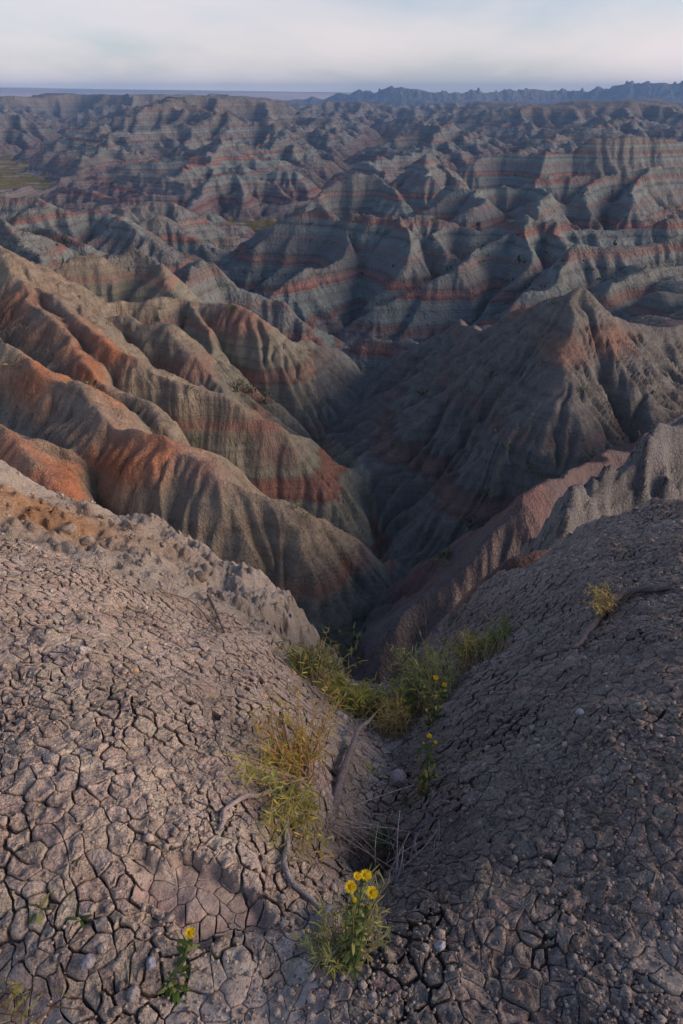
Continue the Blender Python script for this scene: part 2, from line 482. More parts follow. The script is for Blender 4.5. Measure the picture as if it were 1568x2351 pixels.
zq += np.where(GQ == 7, .22 * (sstep(.2, .5, st - np.floor(st)) - (st - np.floor(st))) + .10 * fbm(gx / .35, gy / .35, 4, 75, .6), .03 * fbm(gx / .3, gy / .3, 3, 76))
print('far z', np.percentile(zf, [1, 25, 50, 75, 99]))
print('grids', time.time() - T0)

def terrain(x, y):
    """height, flow, group of the land beyond the rim"""
    xo, yo = x, y
    wf = sstep(300, 500, y)
    x = xo + wf * 6 * fbm(xo / 45, yo / 45, 2, 120) + (1 - wf) * sstep(60, 100, y) * 1.3 * fbm(xo / 10, yo / 10, 2, 121) + (1 - sstep(60, 100, y)) * sstep(12, 18, y) * (.38 * fbm(xo / 2.2, yo / 2.2, 2, 122) + .4 * vnoise(xo / 6.5, yo / 6.5, 123))
    y = yo + wf * 6 * fbm(xo / 45, yo / 45, 2, 124) + (1 - wf) * sstep(60, 100, y) * 1.3 * fbm(xo / 10, yo / 10, 2, 125) + (1 - sstep(60, 100, y)) * sstep(12, 18, y) * (.38 * fbm(xo / 2.2, yo / 2.2, 2, 126) + .4 * vnoise(xo / 6.5, yo / 6.5, 127))
    z = bil(zf, FX0, FY0, FD, x, y)
    a = bil(np.log(AF), FX0, FY0, FD, x, y)
    wm = sstep(58, 64, y) * (1 - sstep(395, 430, y))
    inm = (x > MX0 + 2) & (x < MX0 + MD * (mnx - 4))
    edge = sstep(0, 25, np.minimum(x - MX0 - 2, MX0 + MD * (mnx - 4) - x))
    m1 = bil(zm, MX0, MY0, MD, x, y)
    wq = np.where(y > 395, 1 - sstep(395, 430, y), 1.) * np.where(y > 200, edge, 1)
    z = z * (1 - wq) + m1 * wq
    a = np.where(wq > .5, bil(np.log(AM), MX0, MY0, MD, x, y), a)
    wn = (1 - sstep(76, 86, y)) * sstep(0, 5, x - NX0) * sstep(0, 5, NX0 + ND * (nnx - 2) - x)
    n1 = bil(zn, NX0, NY0, ND, x, y)
    z = z * (1 - wn) + n1 * wn
    a = np.where(wn > .5, bil(np.log(AN), NX0, NY0, ND, x, y), a)
    wq = (1 - sstep(13.6, 16, y)) * sstep(0, 3, x - QX0) * sstep(0, 3, QX0 + QD * (qnx - 2) - x)
    z = z * (1 - wq) + bil(zq, QX0, QY0, QD, xo, yo) * wq
    return z, a
def near_group(G, x0, y0, d, x, y):
    j = np.clip(((y - y0) / d + .5).astype(int), 0, G.shape[0] - 1)
    i = np.clip(((x - x0) / d + .5).astype(int), 0, G.shape[1] - 1)
    return G[j, i]

def march(X, Y, lo=16., hi=420.):
    """where a line of sight meets the land beyond the rim"""
    Ds = np.exp(np.linspace(math.log(lo), math.log(hi), 2500))
    p = P(X, Y, 1.)
    z, a = terrain(p[0] * Ds, Ds)
    k = np.nonzero(p[2] * Ds < z)[0]
    k = k[0] if len(k) else len(Ds) - 1
    return p[0] * Ds[k], Ds[k], z[k]

# ------------------------------------------------------------------ materials
def new_mat(name):
    m = bpy.data.materials.new(name)
    m.use_nodes = True
    t = m.node_tree
    b = t.nodes['Principled BSDF']
    b.inputs['Roughness'].default_value = .95
    b.inputs['Specular IOR Level'].default_value = .12
    return m, t, b
def mul_rgb(t, a, b, fac=1.0):
    n = t.nodes.new('ShaderNodeMix')
    n.data_type = 'RGBA'
    n.blend_type = 'MULTIPLY'
    n.inputs['Factor'].default_value = fac
    t.links.new(a, n.inputs['A'])
    t.links.new(b, n.inputs['B'])
    return n.outputs['Result']
def noise_node(t, vec, scale, detail=4, rough=.6):
    n = t.nodes.new('ShaderNodeTexNoise')
    n.inputs['Scale'].default_value = scale
    n.inputs['Detail'].default_value = detail
    n.inputs['Roughness'].default_value = rough
    if vec is not None:
        t.links.new(vec, n.inputs['Vector'])
    return n.outputs['Fac']
def ramp(t, fac, stops):
    n = t.nodes.new('ShaderNodeValToRGB')
    el = n.color_ramp.elements
    while len(el) < len(stops):
        el.new(.5)
    for e, (p, c) in zip(el, stops):
        e.position = p
        e.color = (*c, 1) if len(c) == 3 else c
    t.links.new(fac, n.inputs['Fac'])
    return n.outputs['Color']
def mth(t, op, a, b):
    n = t.nodes.new('ShaderNodeMath')
    n.operation = op
    for s, v in zip(n.inputs, (a, b)):
        if isinstance(v, (int, float)):
            s.default_value = v
        else:
            t.links.new(v, s)
    return n.outputs[0]
def bump(t, h, dist, strength=1.0, prev=None):
    n = t.nodes.new('ShaderNodeBump')
    n.inputs['Strength'].default_value = strength
    n.inputs['Distance'].default_value = dist
    t.links.new(h, n.inputs['Height'])
    if prev is not None:
        t.links.new(prev, n.inputs['Normal'])
    return n.outputs['Normal']
LAY = [(-14.2, (.31, .265, .21)), (-15.8, (.40, .185, .11)), (-19.2, (.265, .24, .205)), (-19.9, (.29, .195, .165)), (-22.8, (.25, .26, .225)), (-24.0, (.285, .165, .14)), (-27.2, (.255, .28, .255)), (-27.8, (.28, .18, .155)),
       (-30.9, (.255, .25, .232)), (-32.4, (.29, .15, .125)), (-36.1, (.24, .27, .25)), (-36.8, (.285, .175, .155)), (-39.6, (.24, .225, .215)), (-41.8, (.255, .155, .145)), (-60, (.24, .19, .185))]
ZLO, ZHI = -62., 20.
GREY = np.array([.25, .24, .215])
def zstops():
    st = [(0., LAY[-1][1])]
    for i in range(len(LAY) - 1, 0, -1):
        b = LAY[i - 1][0]
        h = .34 if i in (1, 2) else .12
        st += [((b - h - ZLO) / (ZHI - ZLO), LAY[i][1]), ((b + h - ZLO) / (ZHI - ZLO), LAY[i - 1][1])]
    return st
def clay_mat(name, grain, grain_d, rill, rill_d, crack=None, var=.24, thin=1.6, thc=1.):
    """weathered clay: colour from the strata, popcorn grain and downslope rills as relief"""
    m, t, b = new_mat(name)
    def attr(nm):
        a_ = t.nodes.new('ShaderNodeAttribute')
        a_.attribute_name = nm
        return a_
    geo = t.nodes.new('ShaderNodeNewGeometry')
    pos = geo.outputs['Position']
    zz = attr('zz').outputs['Fac']
    beds = ramp(t, mth(t, 'MULTIPLY', mth(t, 'SUBTRACT', zz, ZLO), 1 / (ZHI - ZLO)), zstops())
    def mixc(f, a, b):
        n = t.nodes.new('ShaderNodeMix')
        n.data_type = 'RGBA'
        t.links.new(f, n.inputs['Factor'])
        for so, v in (('A', a), ('B', b)):
            if isinstance(v, tuple):
                n.inputs[so].default_value = v
            else:
                t.links.new(v, n.inputs[so])
        return n.outputs['Result']
    beds = mixc(attr('k').outputs['Fac'], (*GREY, 1), beds)
    th = t.nodes.new('ShaderNodeTexNoise')
    th.noise_dimensions = '1D'
    th.inputs['Scale'].default_value = thin
    th.inputs['Detail'].default_value = 3
    th.inputs['Roughness'].default_value = .7
    t.links.new(zz, th.inputs['W'])
    beds = mul_rgb(t, beds, ramp(t, th.outputs['Fac'], [(.36, (1 - .34 * thc, 1 - .38 * thc, 1 - .40 * thc)), (.48, (1, 1, 1)), (.56, (1, 1, 1)), (.66, (1 + .28 * thc, 1 + .3 * thc, 1 + .28 * thc))]))
    beds = mul_rgb(t, beds, attr('tint').outputs['Color'])
    colr = mixc(attr('of').outputs['Fac'], beds, attr('col').outputs['Color'])
    ms = t.nodes.new('ShaderNodeMapping')
    ms.inputs['Scale'].default_value = (1, 1, .16)
    t.links.new(pos, ms.inputs['Vector'])
    n1 = noise_node(t, pos, grain, 5, .65)
    n2 = noise_node(t, ms.outputs['Vector'], rill, 4, .62)
    n3 = noise_node(t, pos, grain * .13, 4, .6)
    c = mul_rgb(t, colr, ramp(t, n1, [(.3, (1 - var,) * 3), (.7, (1 + var * .75,) * 3)]))
    c = mul_rgb(t, c, ramp(t, n3, [(.3, (.88, .89, .91)), (.7, (1.1, 1.09, 1.05))]))
    c = mul_rgb(t, c, ramp(t, n2, [(.3, (.90,) * 3), (.62, (1.05,) * 3)]))
    t.links.new(c, b.inputs['Base Color'])
    n4 = noise_node(t, ms.outputs['Vector'], rill * 3.3, 3, .6)
    h = bump(t, n2, rill_d, 1.)
    h = bump(t, n4, rill_d * .4, 1., h)
    h = bump(t, n1, grain_d, 1., h)
    if crack:
        vo = t.nodes.new('ShaderNodeTexVoronoi')
        vo.feature = 'DISTANCE_TO_EDGE'
        vo.inputs['Scale'].default_value = crack
        mw = t.nodes.new('ShaderNodeVectorMath')
        mw.operation = 'ADD'
        nn = t.nodes.new('ShaderNodeTexNoise')
        nn.inputs['Scale'].default_value = crack * .7
        t.links.new(pos, nn.inputs['Vector'])
        sc_ = t.nodes.new('ShaderNodeVectorMath')
        sc_.operation = 'SCALE'
        sc_.inputs['Scale'].default_value = 1.2 / crack
        t.links.new(nn.outputs['Color'], sc_.inputs[0])
        t.links.new(pos, mw.inputs[0])
        t.links.new(sc_.outputs[0], mw.inputs[1])
        t.links.new(mw.outputs[0], vo.inputs['Vector'])
        cf = ramp(t, vo.outputs['Distance'], [(0, (0, 0, 0)), (.13, (1, 1, 1))])
        h = bump(t, cf, .22 / crack, .7, h)
    t.links.new(h, b.inputs['Normal'])
    return m
M_NEAR = clay_mat('banded_clay_near', 11., .05, 1.6, .38, crack=7., thc=.5, var=.13)
M_MID = clay_mat('banded_clay_middle', 2.2, .30, .42, 1.2, thin=.9, thc=.75, var=.15)
M_FAR = clay_mat('banded_clay_far', .5, 1.2, .12, 3., thin=.7, thc=.65, var=.15)
M_RIDGE = clay_mat('banded_clay_ridge', .12, 5, .03, 14.)
M_RIM = clay_mat('rim_clay', 26., .03, 6., .05, crack=16.)

def strata(x, y, z, flow=None, far=0.):
    """bed level, strength of the bed colour, tint: read by the clay materials"""
    zz = z + .20 * fbm(x / 16, y / 16, 3, 101) + .5 * fbm(x / 70, y / 70, 2, 102) + far * 2.5 * fbm(x / 260, y / 260, 2, 107)
    k = np.clip(.85 + .5 * fbm(x / 20, y / 20, 3, 109), .45, 1.)
    ok_ = sstep(-17.2, -15.8, zz) * (1 - sstep(-14.4, -13.4, zz)) * (1 - np.clip(.35 + 1.4 * fbm(x / 5.5, y / 5.5, 3, 112), 0, 1))
    k = k * (1 - .8 * ok_)
    n = len(x)
    return {'zz': zz, 'k': k, 'tint': np.ones((n, 3)), 'col': np.zeros((n, 3)), 'of': np.zeros(n)}
def overlay(S, c, f):
    """lay another colour over the beds"""
    f = np.clip(f, 0, 1)
    S['col'] = np.where((f > 0)[:, None], c, S['col'])
    S['of'] = np.maximum(S['of'], f)
def fan(y0, y1, nr, a0, a1, nc):
    yy = np.exp(np.linspace(math.log(y0), math.log(y1), nr))
    aa = np.linspace(a0, a1, nc)
    Y = np.repeat(yy[:, None], nc, 1).ravel()
    X = (yy[:, None] * aa[None, :]).ravel()
    return X, Y
def split(name_gid, V, Q, gid, mat, S):
    for name, g in name_gid:
        q = Q[gid == g]
        if len(q) == 0:
            continue
        u, inv = np.unique(q, return_inverse=True)
        struct(mesh_np(name, V[u], inv.reshape(-1, 4), mat, attrs={a: v[u] for a, v in S.items()}))
FLOW = {}
# canyon
nr, nc = 460, 640
X, Y = fan(12.5, 90, nr, -.74, .74, nc)
Z, A = terrain(X, Y)
Z = Z + .035 * fbm(X / .5, Y / .5, 3, 201) * (1 - sstep(84, 88, Y))
V = np.stack([X, Y, Z], 1)
Q = grid_quads(nr, nc)
S = strata(X, Y, Z)
cx, cy = X[Q].mean(1), Y[Q].mean(1)
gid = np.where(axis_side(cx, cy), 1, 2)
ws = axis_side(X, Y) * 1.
S['tint'] = 1 + ws[:, None] * (np.array([1.20, 1.05, .90]) - 1) + (1 - ws)[:, None] * (np.array([.78, .765, .79]) - 1)  # right of the canyon: shade put into the colour as a darker, cooler tint
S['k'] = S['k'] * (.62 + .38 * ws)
pk = bil(blur((GN == 3).astype(float), 4), NX0, NY0, ND, X, Y) * (.85 + .15 * fbm(X / 3, Y / 3, 2, 110))
red = np.clip(.02 + 1.0 * fbm(X / 4.0, Y / 4.0, 3, 111), 0, .85)[:, None]
overlay(S, np.array([.145, .118, .118]) * (1 - red) + np.array([.20, .108, .098]) * red, pk)
for (px, py, rad, cc_) in [(265, 1062, 1.7, (.46, .19, .085)), (385, 1022, 1.5, (.38, .17, .11)), (215, 852, 2.0, (.45, .18, .085)), (60, 862, 1.8, (.44, .17, .085)), (255, 802, 2.0, (.45, .18, .09)), (140, 1095, 1.3, (.36, .17, .115)),
                           (20, 1030, 1.6, (.38, .175, .115)), (470, 1085, 1.0, (.30, .20, .16)), (610, 980, 1.6, (.31, .165, .13)), (640, 1040, 1.5, (.29, .18, .15)), (590, 675, 3., (.36, .18, .13)), (545, 735, 2.5, (.36, .19, .14)), (640, 690, 3, (.33, .18, .14)), (450, 850, 1.8, (.34, .2, .15)), (30, 690, 2.2, (.36, .19, .125))]:
    q = march(px, py)
    g = np.exp(-(((X - q[0]) / rad) ** 2 + ((Y - q[1]) / (rad * 1.5)) ** 2 + ((Z - q[2]) / (rad * .55)) ** 2)) * (1 + .45 * fbm(X / .9, Y / .9, 3, 113))
    m_ = g > .03
    f_ = np.clip(g[m_] * .95, 0, .8)
    S['col'][m_] = np.where((S['of'][m_] > .05)[:, None], S['col'][m_] * .4 + np.array(cc_) * .6, np.array(cc_))
    S['of'][m_] = np.maximum(S['of'][m_], f_)
gid[(near_group(GN, NX0, NY0, ND, cx, cy) == 3)] = 3
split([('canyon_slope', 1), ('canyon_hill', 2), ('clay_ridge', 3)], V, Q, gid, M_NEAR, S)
# hills beyond
nr, nc = 335, 580
X, Y = fan(87.5, 440, nr, -.58, .58, nc)
Z, A = terrain(X, Y)
Z = Z + .12 * fbm(X / 2.2, Y / 2.2, 3, 202) * sstep(90, 95, Y) * (1 - sstep(425, 430, Y)) - .35 * (1 - sstep(88.2, 90, Y))
V = np.stack([X, Y, Z], 1)
Q = grid_quads(nr, nc)
S = strata(X, Y, Z)
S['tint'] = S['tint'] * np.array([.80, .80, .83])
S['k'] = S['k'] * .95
def grassy(S, X, Y, Z, lo, band):
    g = (1 - sstep(lo, lo + band, Z - floor_z(Y))) * sstep(220, 250, Y)
    n = fbm(X / 30, Y / 6, 4, 211)
    overlay(S, np.where((n > -.25)[:, None], np.array([.20, .15, .045]) * (1 + .25 * n[:, None]), np.array([.36, .32, .29])), g)
grassy(S, X, Y, Z, .35, .5)
cx, cy = X[Q].mean(1), Y[Q].mean(1)
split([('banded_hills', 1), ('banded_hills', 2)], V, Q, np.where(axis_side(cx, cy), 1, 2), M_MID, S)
# badlands out to two kilometres
nr, nc = 280, 560
X, Y = fan(430, 1985, nr, -.56, .56, nc)
Z, A = terrain(X, Y)
Z = Z + .5 * fbm(X / 9, Y / 9, 3, 203) * sstep(440, 460, Y) - 1.5 * (1 - sstep(433, 440, Y))
V = np.stack([X, Y, Z], 1)
Q = grid_quads(nr, nc)
S = strata(X, Y, Z, None, 1.)
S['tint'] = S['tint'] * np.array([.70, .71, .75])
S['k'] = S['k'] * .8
grassy(S, X, Y, Z, .8, 1.2)
V[:, 2] -= 60 * sstep(1900, 1985, Y)
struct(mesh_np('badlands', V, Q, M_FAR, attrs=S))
# the ridge of spires on the horizon
HX0, HY0, HD = -900., 2950., 6.
hnx, hny = 460, 130
gx, gy = np.meshgrid(HX0 + HD * np.arange(hnx), HY0 + HD * np.arange(hny))
HC = [(560, 236), (640, 233), (700, 228), (716, 225), (740, 231), (784, 216), (804, 218), (824, 208), (834, 216), (849, 211), (859, 217), (879, 206), (924, 202), (934, 206), (959, 208), (999, 216), (1044, 213), (1064, 217), (1084, 209), (1104, 213),
      (1114, 218), (1134, 214), (1154, 216), (1164, 208), (1174, 207), (1184, 211), (1209, 208), (1284, 211), (1334, 210), (1354, 212), (1374, 201), (1399, 211), (1414, 197), (1434, 196), (1449, 190), (1464, 196), (1484, 192), (1509, 194), (1529, 191), (1554, 195), (1568, 193), (1700, 188), (1900, 195)]
hp = np.array([P(x, y - 4, 3330 + 90 * math.sin(x * .011)) for x, y in HC])
zh = np.full(gx.shape, -58.)
GH = np.zeros(zh.shape, int)
stamp(zh, GH, HX0, HY0, HD, hp, .62, 2, 1, -60)
hpf = hp.copy()
hpf[:, 1] -= 110
hpf[:, 2] = hpf[:, 2] * .35 - 26
stamp(zh, GH, HX0, HY0, HD, hpf, .5, 2, 1, -60)
zh += 4 * fbm(gx / 40, gy / 40, 3, 301) * sstep(-57, -40, zh)
zh, AH = erode(zh, HD, 9, .09, .45, .0, zh < -57.5, .9, seed=11)
sp = np.maximum(0, fbm(gx / 17, gy / 17, 2, 302) - .35)
zh += 16 * sp * sstep(-25, 5, zh)
V = np.stack([gx.ravel(), gy.ravel(), zh.ravel()], 1)
S = strata(gx.ravel(), gy.ravel(), zh.ravel() * .8 - 12, None, 1.)
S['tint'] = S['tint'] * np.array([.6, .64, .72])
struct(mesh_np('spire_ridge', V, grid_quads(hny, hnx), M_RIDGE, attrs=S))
# the plain and the long plateau behind it
nr, nc = 150, 200
yy = np.exp(np.linspace(math.log(1700), math.log(6400), nr))
aa = np.linspace(-.75, .75, nc)
Y = np.repeat(yy[:, None], nc, 1).ravel()
X = (yy[:, None] * aa[None, :]).ravel()
rise = np.interp(X / Y, [-.75, -.426, -.25, -.1, .02, .12, .75], [112, 92, 78, 66, 58, 52, 52])
Z = -60 + rise * sstep(4200, 5600, Y + 400 * fbm(X / 2500, Y / 2500, 3, 401)) * (1 - .9 * sstep(5800, 6350, Y)) + 5 * fbm(X / 1200, Y / 1200, 4, 402) * sstep(2500, 8000, Y)
n = fbm(X / 1700, Y / 700, 3, 403)
col = np.where((n > .1)[:, None], np.array([.70, .52, .43]), np.array([.52, .50, .43])) * (1 + .3 * vnoise(X / 400, Y / 300, 404))[:, None]
struct(mesh_np('plain', np.stack([X, Y, Z], 1), grid_quads(nr, nc), M_RIDGE, attrs={'zz': Z, 'k': Z * 0, 'tint': col * 0 + 1, 'col': col, 'of': Z * 0 + 1}))
# rim slopes
nr, nc = 175, 370
X, Y = fan(3.0, 13.2, nr, -.95, 1.15, nc)
Z, A = terrain(X, Y)
V = np.stack([X, Y, Z], 1)
Q = grid_quads(nr, nc)
gq = near_group(GQ, QX0, QY0, QD, X[Q].mean(1), Y[Q].mean(1))
S = strata(X, Y, Z)
gv = near_group(GQ, QX0, QY0, QD, X, Y)
kk = (.5 + .5 * fbm(X / .8, Y / .8, 3, 501))[:, None]
overlay(S, np.array([.205, .19, .182]) * (.85 + .3 * kk), (gv == 7) * 1.)
overlay(S, np.array([.19, .125, .11]) * (.85 + .3 * kk), (gv == 8) * 1.)
overlay(S, np.array([.145, .118, .118]) * (.85 + .3 * kk), (gv == 3) * 1.)
split([('rim_slope', 0), ('clay_outcrop', 7)], V, Q, np.where(gq == 7, 7, 0), M_RIM, S)
# air
HZ = 1.7e-4
bm = bmesh.new()
bmesh.ops.create_cube(bm, size=1)
me = bpy.data.meshes.new('haze')
bm.to_mesh(me)
bm.free()
hz = bpy.data.objects.new('haze', me)
C.objects.link(hz)
hz.scale = (11000, 6900, 128)
hz.location = (0, 3200, -10)
hz['kind'] = 'stuff'
mh = bpy.data.materials.new('haze')
mh.use_nodes = True
t = mh.node_tree
t.nodes.clear()
o_ = t.nodes.new('ShaderNodeOutputMaterial')
v_ = t.nodes.new('ShaderNodeVolumePrincipled')
v_.inputs['Color'].default_value = (.33, .58, 1.0, 1)
v_.inputs['Density'].default_value = HZ
v_.inputs['Anisotropy'].default_value = .0
t.links.new(v_.outputs['Volume'], o_.inputs['Volume'])
me.materials.append(mh)
print('land', time.time() - T0)

# ------------------------------------------------------------------ the ground at the viewpoint
FGP = [(-300, 2351, .66), (0, 2351, .66), (400, 2351, .66), (784, 2351, .66), (1150, 2351, .655), (1568, 2351, .64), (1900, 2351, .62),
       (0, 2200, .78), (0, 2120, .83), (0, 2000, .92), (0, 1800, 1.15), (0, 1600, 1.5), (0, 1400, 2.1), (0, 1250, 3.0), (0, 1150, 4.2), (0, 1045, 5.5),
       (200, 2200, .77), (200, 2120, .83), (200, 1900, 1.05), (200, 1700, 1.33), (200, 1500, 1.8), (200, 1320, 2.8), (200, 1150, 5.3),
       (400, 2250, .74), (400, 2120, .84), (400, 1900, 1.08), (400, 1700, 1.42), (400, 1500, 2.1), (400, 1400, 2.8), (400, 1300, 3.9), (400, 1212, 5.),
       (600, 2200, .79), (600, 2050, .95), (600, 1900, 1.15), (600, 1700, 1.55), (600, 1550, 2.1), (600, 1470, 2.7), (500, 1390, 3.3), (560, 1290, 4.4), (640, 1360, 4.),
       (760, 1700, 1.75), (830, 1640, 2.2), (760, 1850, 1.42), (720, 2050, 1.0), (700, 1560, 2.45),
       (850, 1980, 1.24), (880, 1850, 1.5), (915, 1740, 1.85), (930, 1640, 2.3), (850, 1570, 2.85), (800, 2220, .77), (850, 2080, .98),
       (1000, 2200, .79), (1000, 2080, .93), (1000, 1950, 1.17), (1000, 1800, 1.46), (1000, 1650, 2.0), (1060, 1510, 2.8), (1000, 1490, 3.3),
       (1250, 2100, .88), (1250, 1900, 1.13), (1250, 1700, 1.5), (1250, 1500, 2.15), (1200, 1400, 2.9), (1200, 1310, 3.6),
       (1568, 2100, .85), (1568, 1900, 1.05), (1568, 1700, 1.35), (1568, 1500, 1.85), (1568, 1350, 2.5), (1568, 1230, 3.2), (1568, 1146, 4.),
       (1400, 1200, 3.9), (1260, 1256, 4.), (1110, 1340, 3.7), (1010, 1440, 3.5),
       (-500, 2000, .93), (-500, 1400, 2.0), (-400, 1150, 4.), (2100, 2000, .94), (2100, 1500, 1.75), (2100, 1250, 3.)]
fp = np.array([P(*p) for p in FGP] + [(-1.5, .2, -1.66), (1.5, .2, -1.6), (0, .1, -1.66), (0, .4, -1.66)])
def tps_k(d2):
    return np.where(d2 > 1e-12, .5 * d2 * np.log(d2 + 1e-20), 0)
n = len(fp)
d2 = ((fp[:, None, :2] - fp[None, :, :2]) ** 2).sum(-1)
K_ = tps_k(d2) + np.eye(n) * .006
Pm = np.hstack([np.ones((n, 1)), fp[:, :2]])
sol = np.linalg.solve(np.vstack([np.hstack([K_, Pm]), np.hstack([Pm.T, np.zeros((3, 3))])]), np.concatenate([fp[:, 2], np.zeros(3)]))
def base_surf(x, y):
    x = np.clip(x, -3.3, 3.3)
    z = sol[n] + sol[n + 1] * x + sol[n + 2] * y
    for i in range(n):
        z = z + sol[i] * tps_k((x - fp[i, 0]) ** 2 + (y - fp[i, 1]) ** 2)
    return z
RIM = np.array([P(*p)[:2] for p in [(-900, 1000, 6.4), (-300, 1000, 6.), (0, 1045, 5.5), (150, 1140, 5.3), (300, 1190, 5.1), (400, 1212, 5.), (500, 1250, 4.7), (570, 1280, 4.4), (640, 1352, 4.), (625, 1420, 3.55), (592, 1462, 3.1), (650, 1500, 2.75),
                                    (720, 1540, 2.65), (800, 1565, 2.8), (850, 1572, 2.9), (920, 1570, 2.95), (985, 1495, 3.3), (1010, 1440, 3.5), (1060, 1376, 3.65), (1110, 1340, 3.7), (1184, 1296, 3.8), (1260, 1256, 4.), (1334, 1226, 4.), (1484, 1176, 4.), (1568, 1146, 4.), (2100, 1080, 4.2)]] )
RIM = np.vstack([[(-14., 7.)], RIM, [(14., 5.2)]])
RIMP = [tuple(p) for p in RIM] + [(14, -3), (-14, -3)]
def rim_dist(x, y):
    d = np.full(np.shape(x), 1e9)
    for a, b in zip(RIM[:-1], RIM[1:]):
        ex, ey = b - a
        t = np.clip(((x - a[0]) * ex + (y - a[1]) * ey) / (ex * ex + ey * ey), 0, 1)
        d = np.minimum(d, (x - a[0] - t * ex) ** 2 + (y - a[1] - t * ey) ** 2)
    d = np.sqrt(d)
    return np.where(inpoly(RIMP, x, y), -d, d)
GUL = np.array([P(*p)[:2] for p in [(760, 2351, .66), (790, 2200, .79), (850, 1980, 1.24), (880, 1850, 1.5), (915, 1740, 1.85), (925, 1640, 2.3), (860, 1570, 2.9)]] + [(.6, 9)])
def on_left(x, y):
    return x < np.interp(y, GUL[:, 1], GUL[:, 0])
CRATER = P(480, 2045, .905)[:2]
HOLE = P(850, 1975, 1.25)[:2]
def crater_w(x, y):
    dx_, dy_ = x - CRATER[0], y - CRATER[1]
    q = np.sqrt(((dx_ * .94 - dy_ * .34) / .17) ** 2 + ((dx_ * .34 + dy_ * .94) / .085) ** 2) + .30 * fbm(x * 12, y * 12, 3, 611)
    return 1 - sstep(.75, 1.1, q)
def ground(x, y):
    """ground level at the viewpoint, before plates and crumbs"""
    x = np.asarray(x, float)
    y = np.asarray(y, float)
    z = base_surf(x, y)
    d = rim_dist(x + .12 * fbm(x * 2.2, y * 2.2, 5, 601, .62), y + .12 * fbm(x * 2.2, y * 2.2, 5, 602, .62))
    do = np.maximum(d + .06, 0)
    z = z - 2.3 * (np.sqrt(do * do + .006) - .0775) + sstep(0, .3, do) * (.10 * fbm(x * 4, y * 4, 3, 608) + .06 * fbm(x * 14, y * 14, 3, 609))
    z = z + .03 * fbm(x * 2.1, y * 2.1, 3, 603) * sstep(.9, 1.6, y)
    z = z + .010 * fbm(x * 9, y * 9, 3, 604)
    z = z - .045 * crater_w(x, y) - .035 * (1 - sstep(.765, .80, y + .05 * fbm(x * 5, y * 5, 2, 607))) * (1 - sstep(-.2, .0, x))
    z = z - .13 * np.exp(-(((x - HOLE[0]) / .085) ** 2 + ((y - HOLE[1]) / .06) ** 2))
    oc = outcrop_w(x, y)
    z = z + oc * (.075 * fbm(x * 2.4, y * 2.4, 3, 605) + .03 * fbm(x * 8, y * 8, 4, 606, .6))
    return z
CREST = np.array([P(*p)[:2] for p in [(-500, 1230, 3.2), (0, 1245, 3.05), (200, 1300, 2.95), (350, 1350, 3.0), (480, 1415, 2.95), (590, 1475, 2.75)]])
def outcrop_w(x, y):
    """loose crumbly bank behind the crest of the cracked mound"""
    yc = np.interp(x, CREST[:, 0], CREST[:, 1]) + .22 * fbm(x * 2.5, y * 2.5, 3, 612)
    return sstep(.0, .35, y - yc) * (x < CREST[-1, 0] + .25)
def hit(X, Y, up=0.):
    """where the line of sight through a sketch point meets the ground"""
    Ds = np.concatenate([np.linspace(.5, 2, 500), np.linspace(2.002, 7, 700)])
    p = np.array([P(X, Y, 1.)])[0]
    z = ground(p[0] * Ds, Ds) + up
    k = np.nonzero(p[2] * Ds < z)[0]
    k = k[0] if len(k) else len(Ds) - 1
    return Vector((p[0] * Ds[k], Ds[k], z[k] - up))

def mud_mat(name, sunk=False):
    m, t, b = new_mat(name)
    at = t.nodes.new('ShaderNodeAttribute')
    at.attribute_name = 'col'
    ar = t.nodes.new('ShaderNodeAttribute')
    ar.attribute_name = 'rough'
    geo = t.nodes.new('ShaderNodeNewGeometry')
    pos = geo.outputs['Position']
    n1 = noise_node(t, pos, 210, 4, .7)
    n2 = noise_node(t, pos, 46, 4, .6)
    n3 = noise_node(t, pos, 5, 4, .6)
    vo = t.nodes.new('ShaderNodeTexVoronoi')
    vo.inputs['Scale'].default_value = 95
    vo.inputs['Randomness'].default_value = 1
    wob = t.nodes.new('ShaderNodeVectorMath')
    wob.operation = 'MULTIPLY_ADD'
    nw = t.nodes.new('ShaderNodeTexNoise')
    nw.inputs['Scale'].default_value = 60
    t.links.new(pos, nw.inputs['Vector'])
    t.links.new(nw.outputs['Color'], wob.inputs[0])
    wob.inputs[1].default_value = (.02, .02, .02)
    t.links.new(pos, wob.inputs[2])
    t.links.new(wob.outputs[0], vo.inputs['Vector'])
    pop = mth(t, 'SUBTRACT', 1., vo.outputs['Distance'])
    c = mul_rgb(t, at.outputs['Color'], ramp(t, n1, [(.28, (.66, .64, .64)), (.72, (1.3, 1.3, 1.3))]))
    c = mul_rgb(t, c, ramp(t, n2, [(.3, (.78, .77, .78)), (.7, (1.2, 1.2, 1.18))]))
    c = mul_rgb(t, c, ramp(t, n3, [(.3, (.88, .85, .84)), (.7, (1.1, 1.12, 1.14))]))
    t.links.new(c, b.inputs['Base Color'])
    h = bump(t, n2, .012, .55)
    h = bump(t, mth(t, 'MULTIPLY', pop, ar.outputs['Fac']), .011, .9, h)
    h = bump(t, mth(t, 'MULTIPLY', n1, mth(t, 'ADD', ar.outputs['Fac'], .25)), .006, .9, h)
    t.links.new(h, b.inputs['Normal'])
    return m
M_MUD = mud_mat('dried_mud')

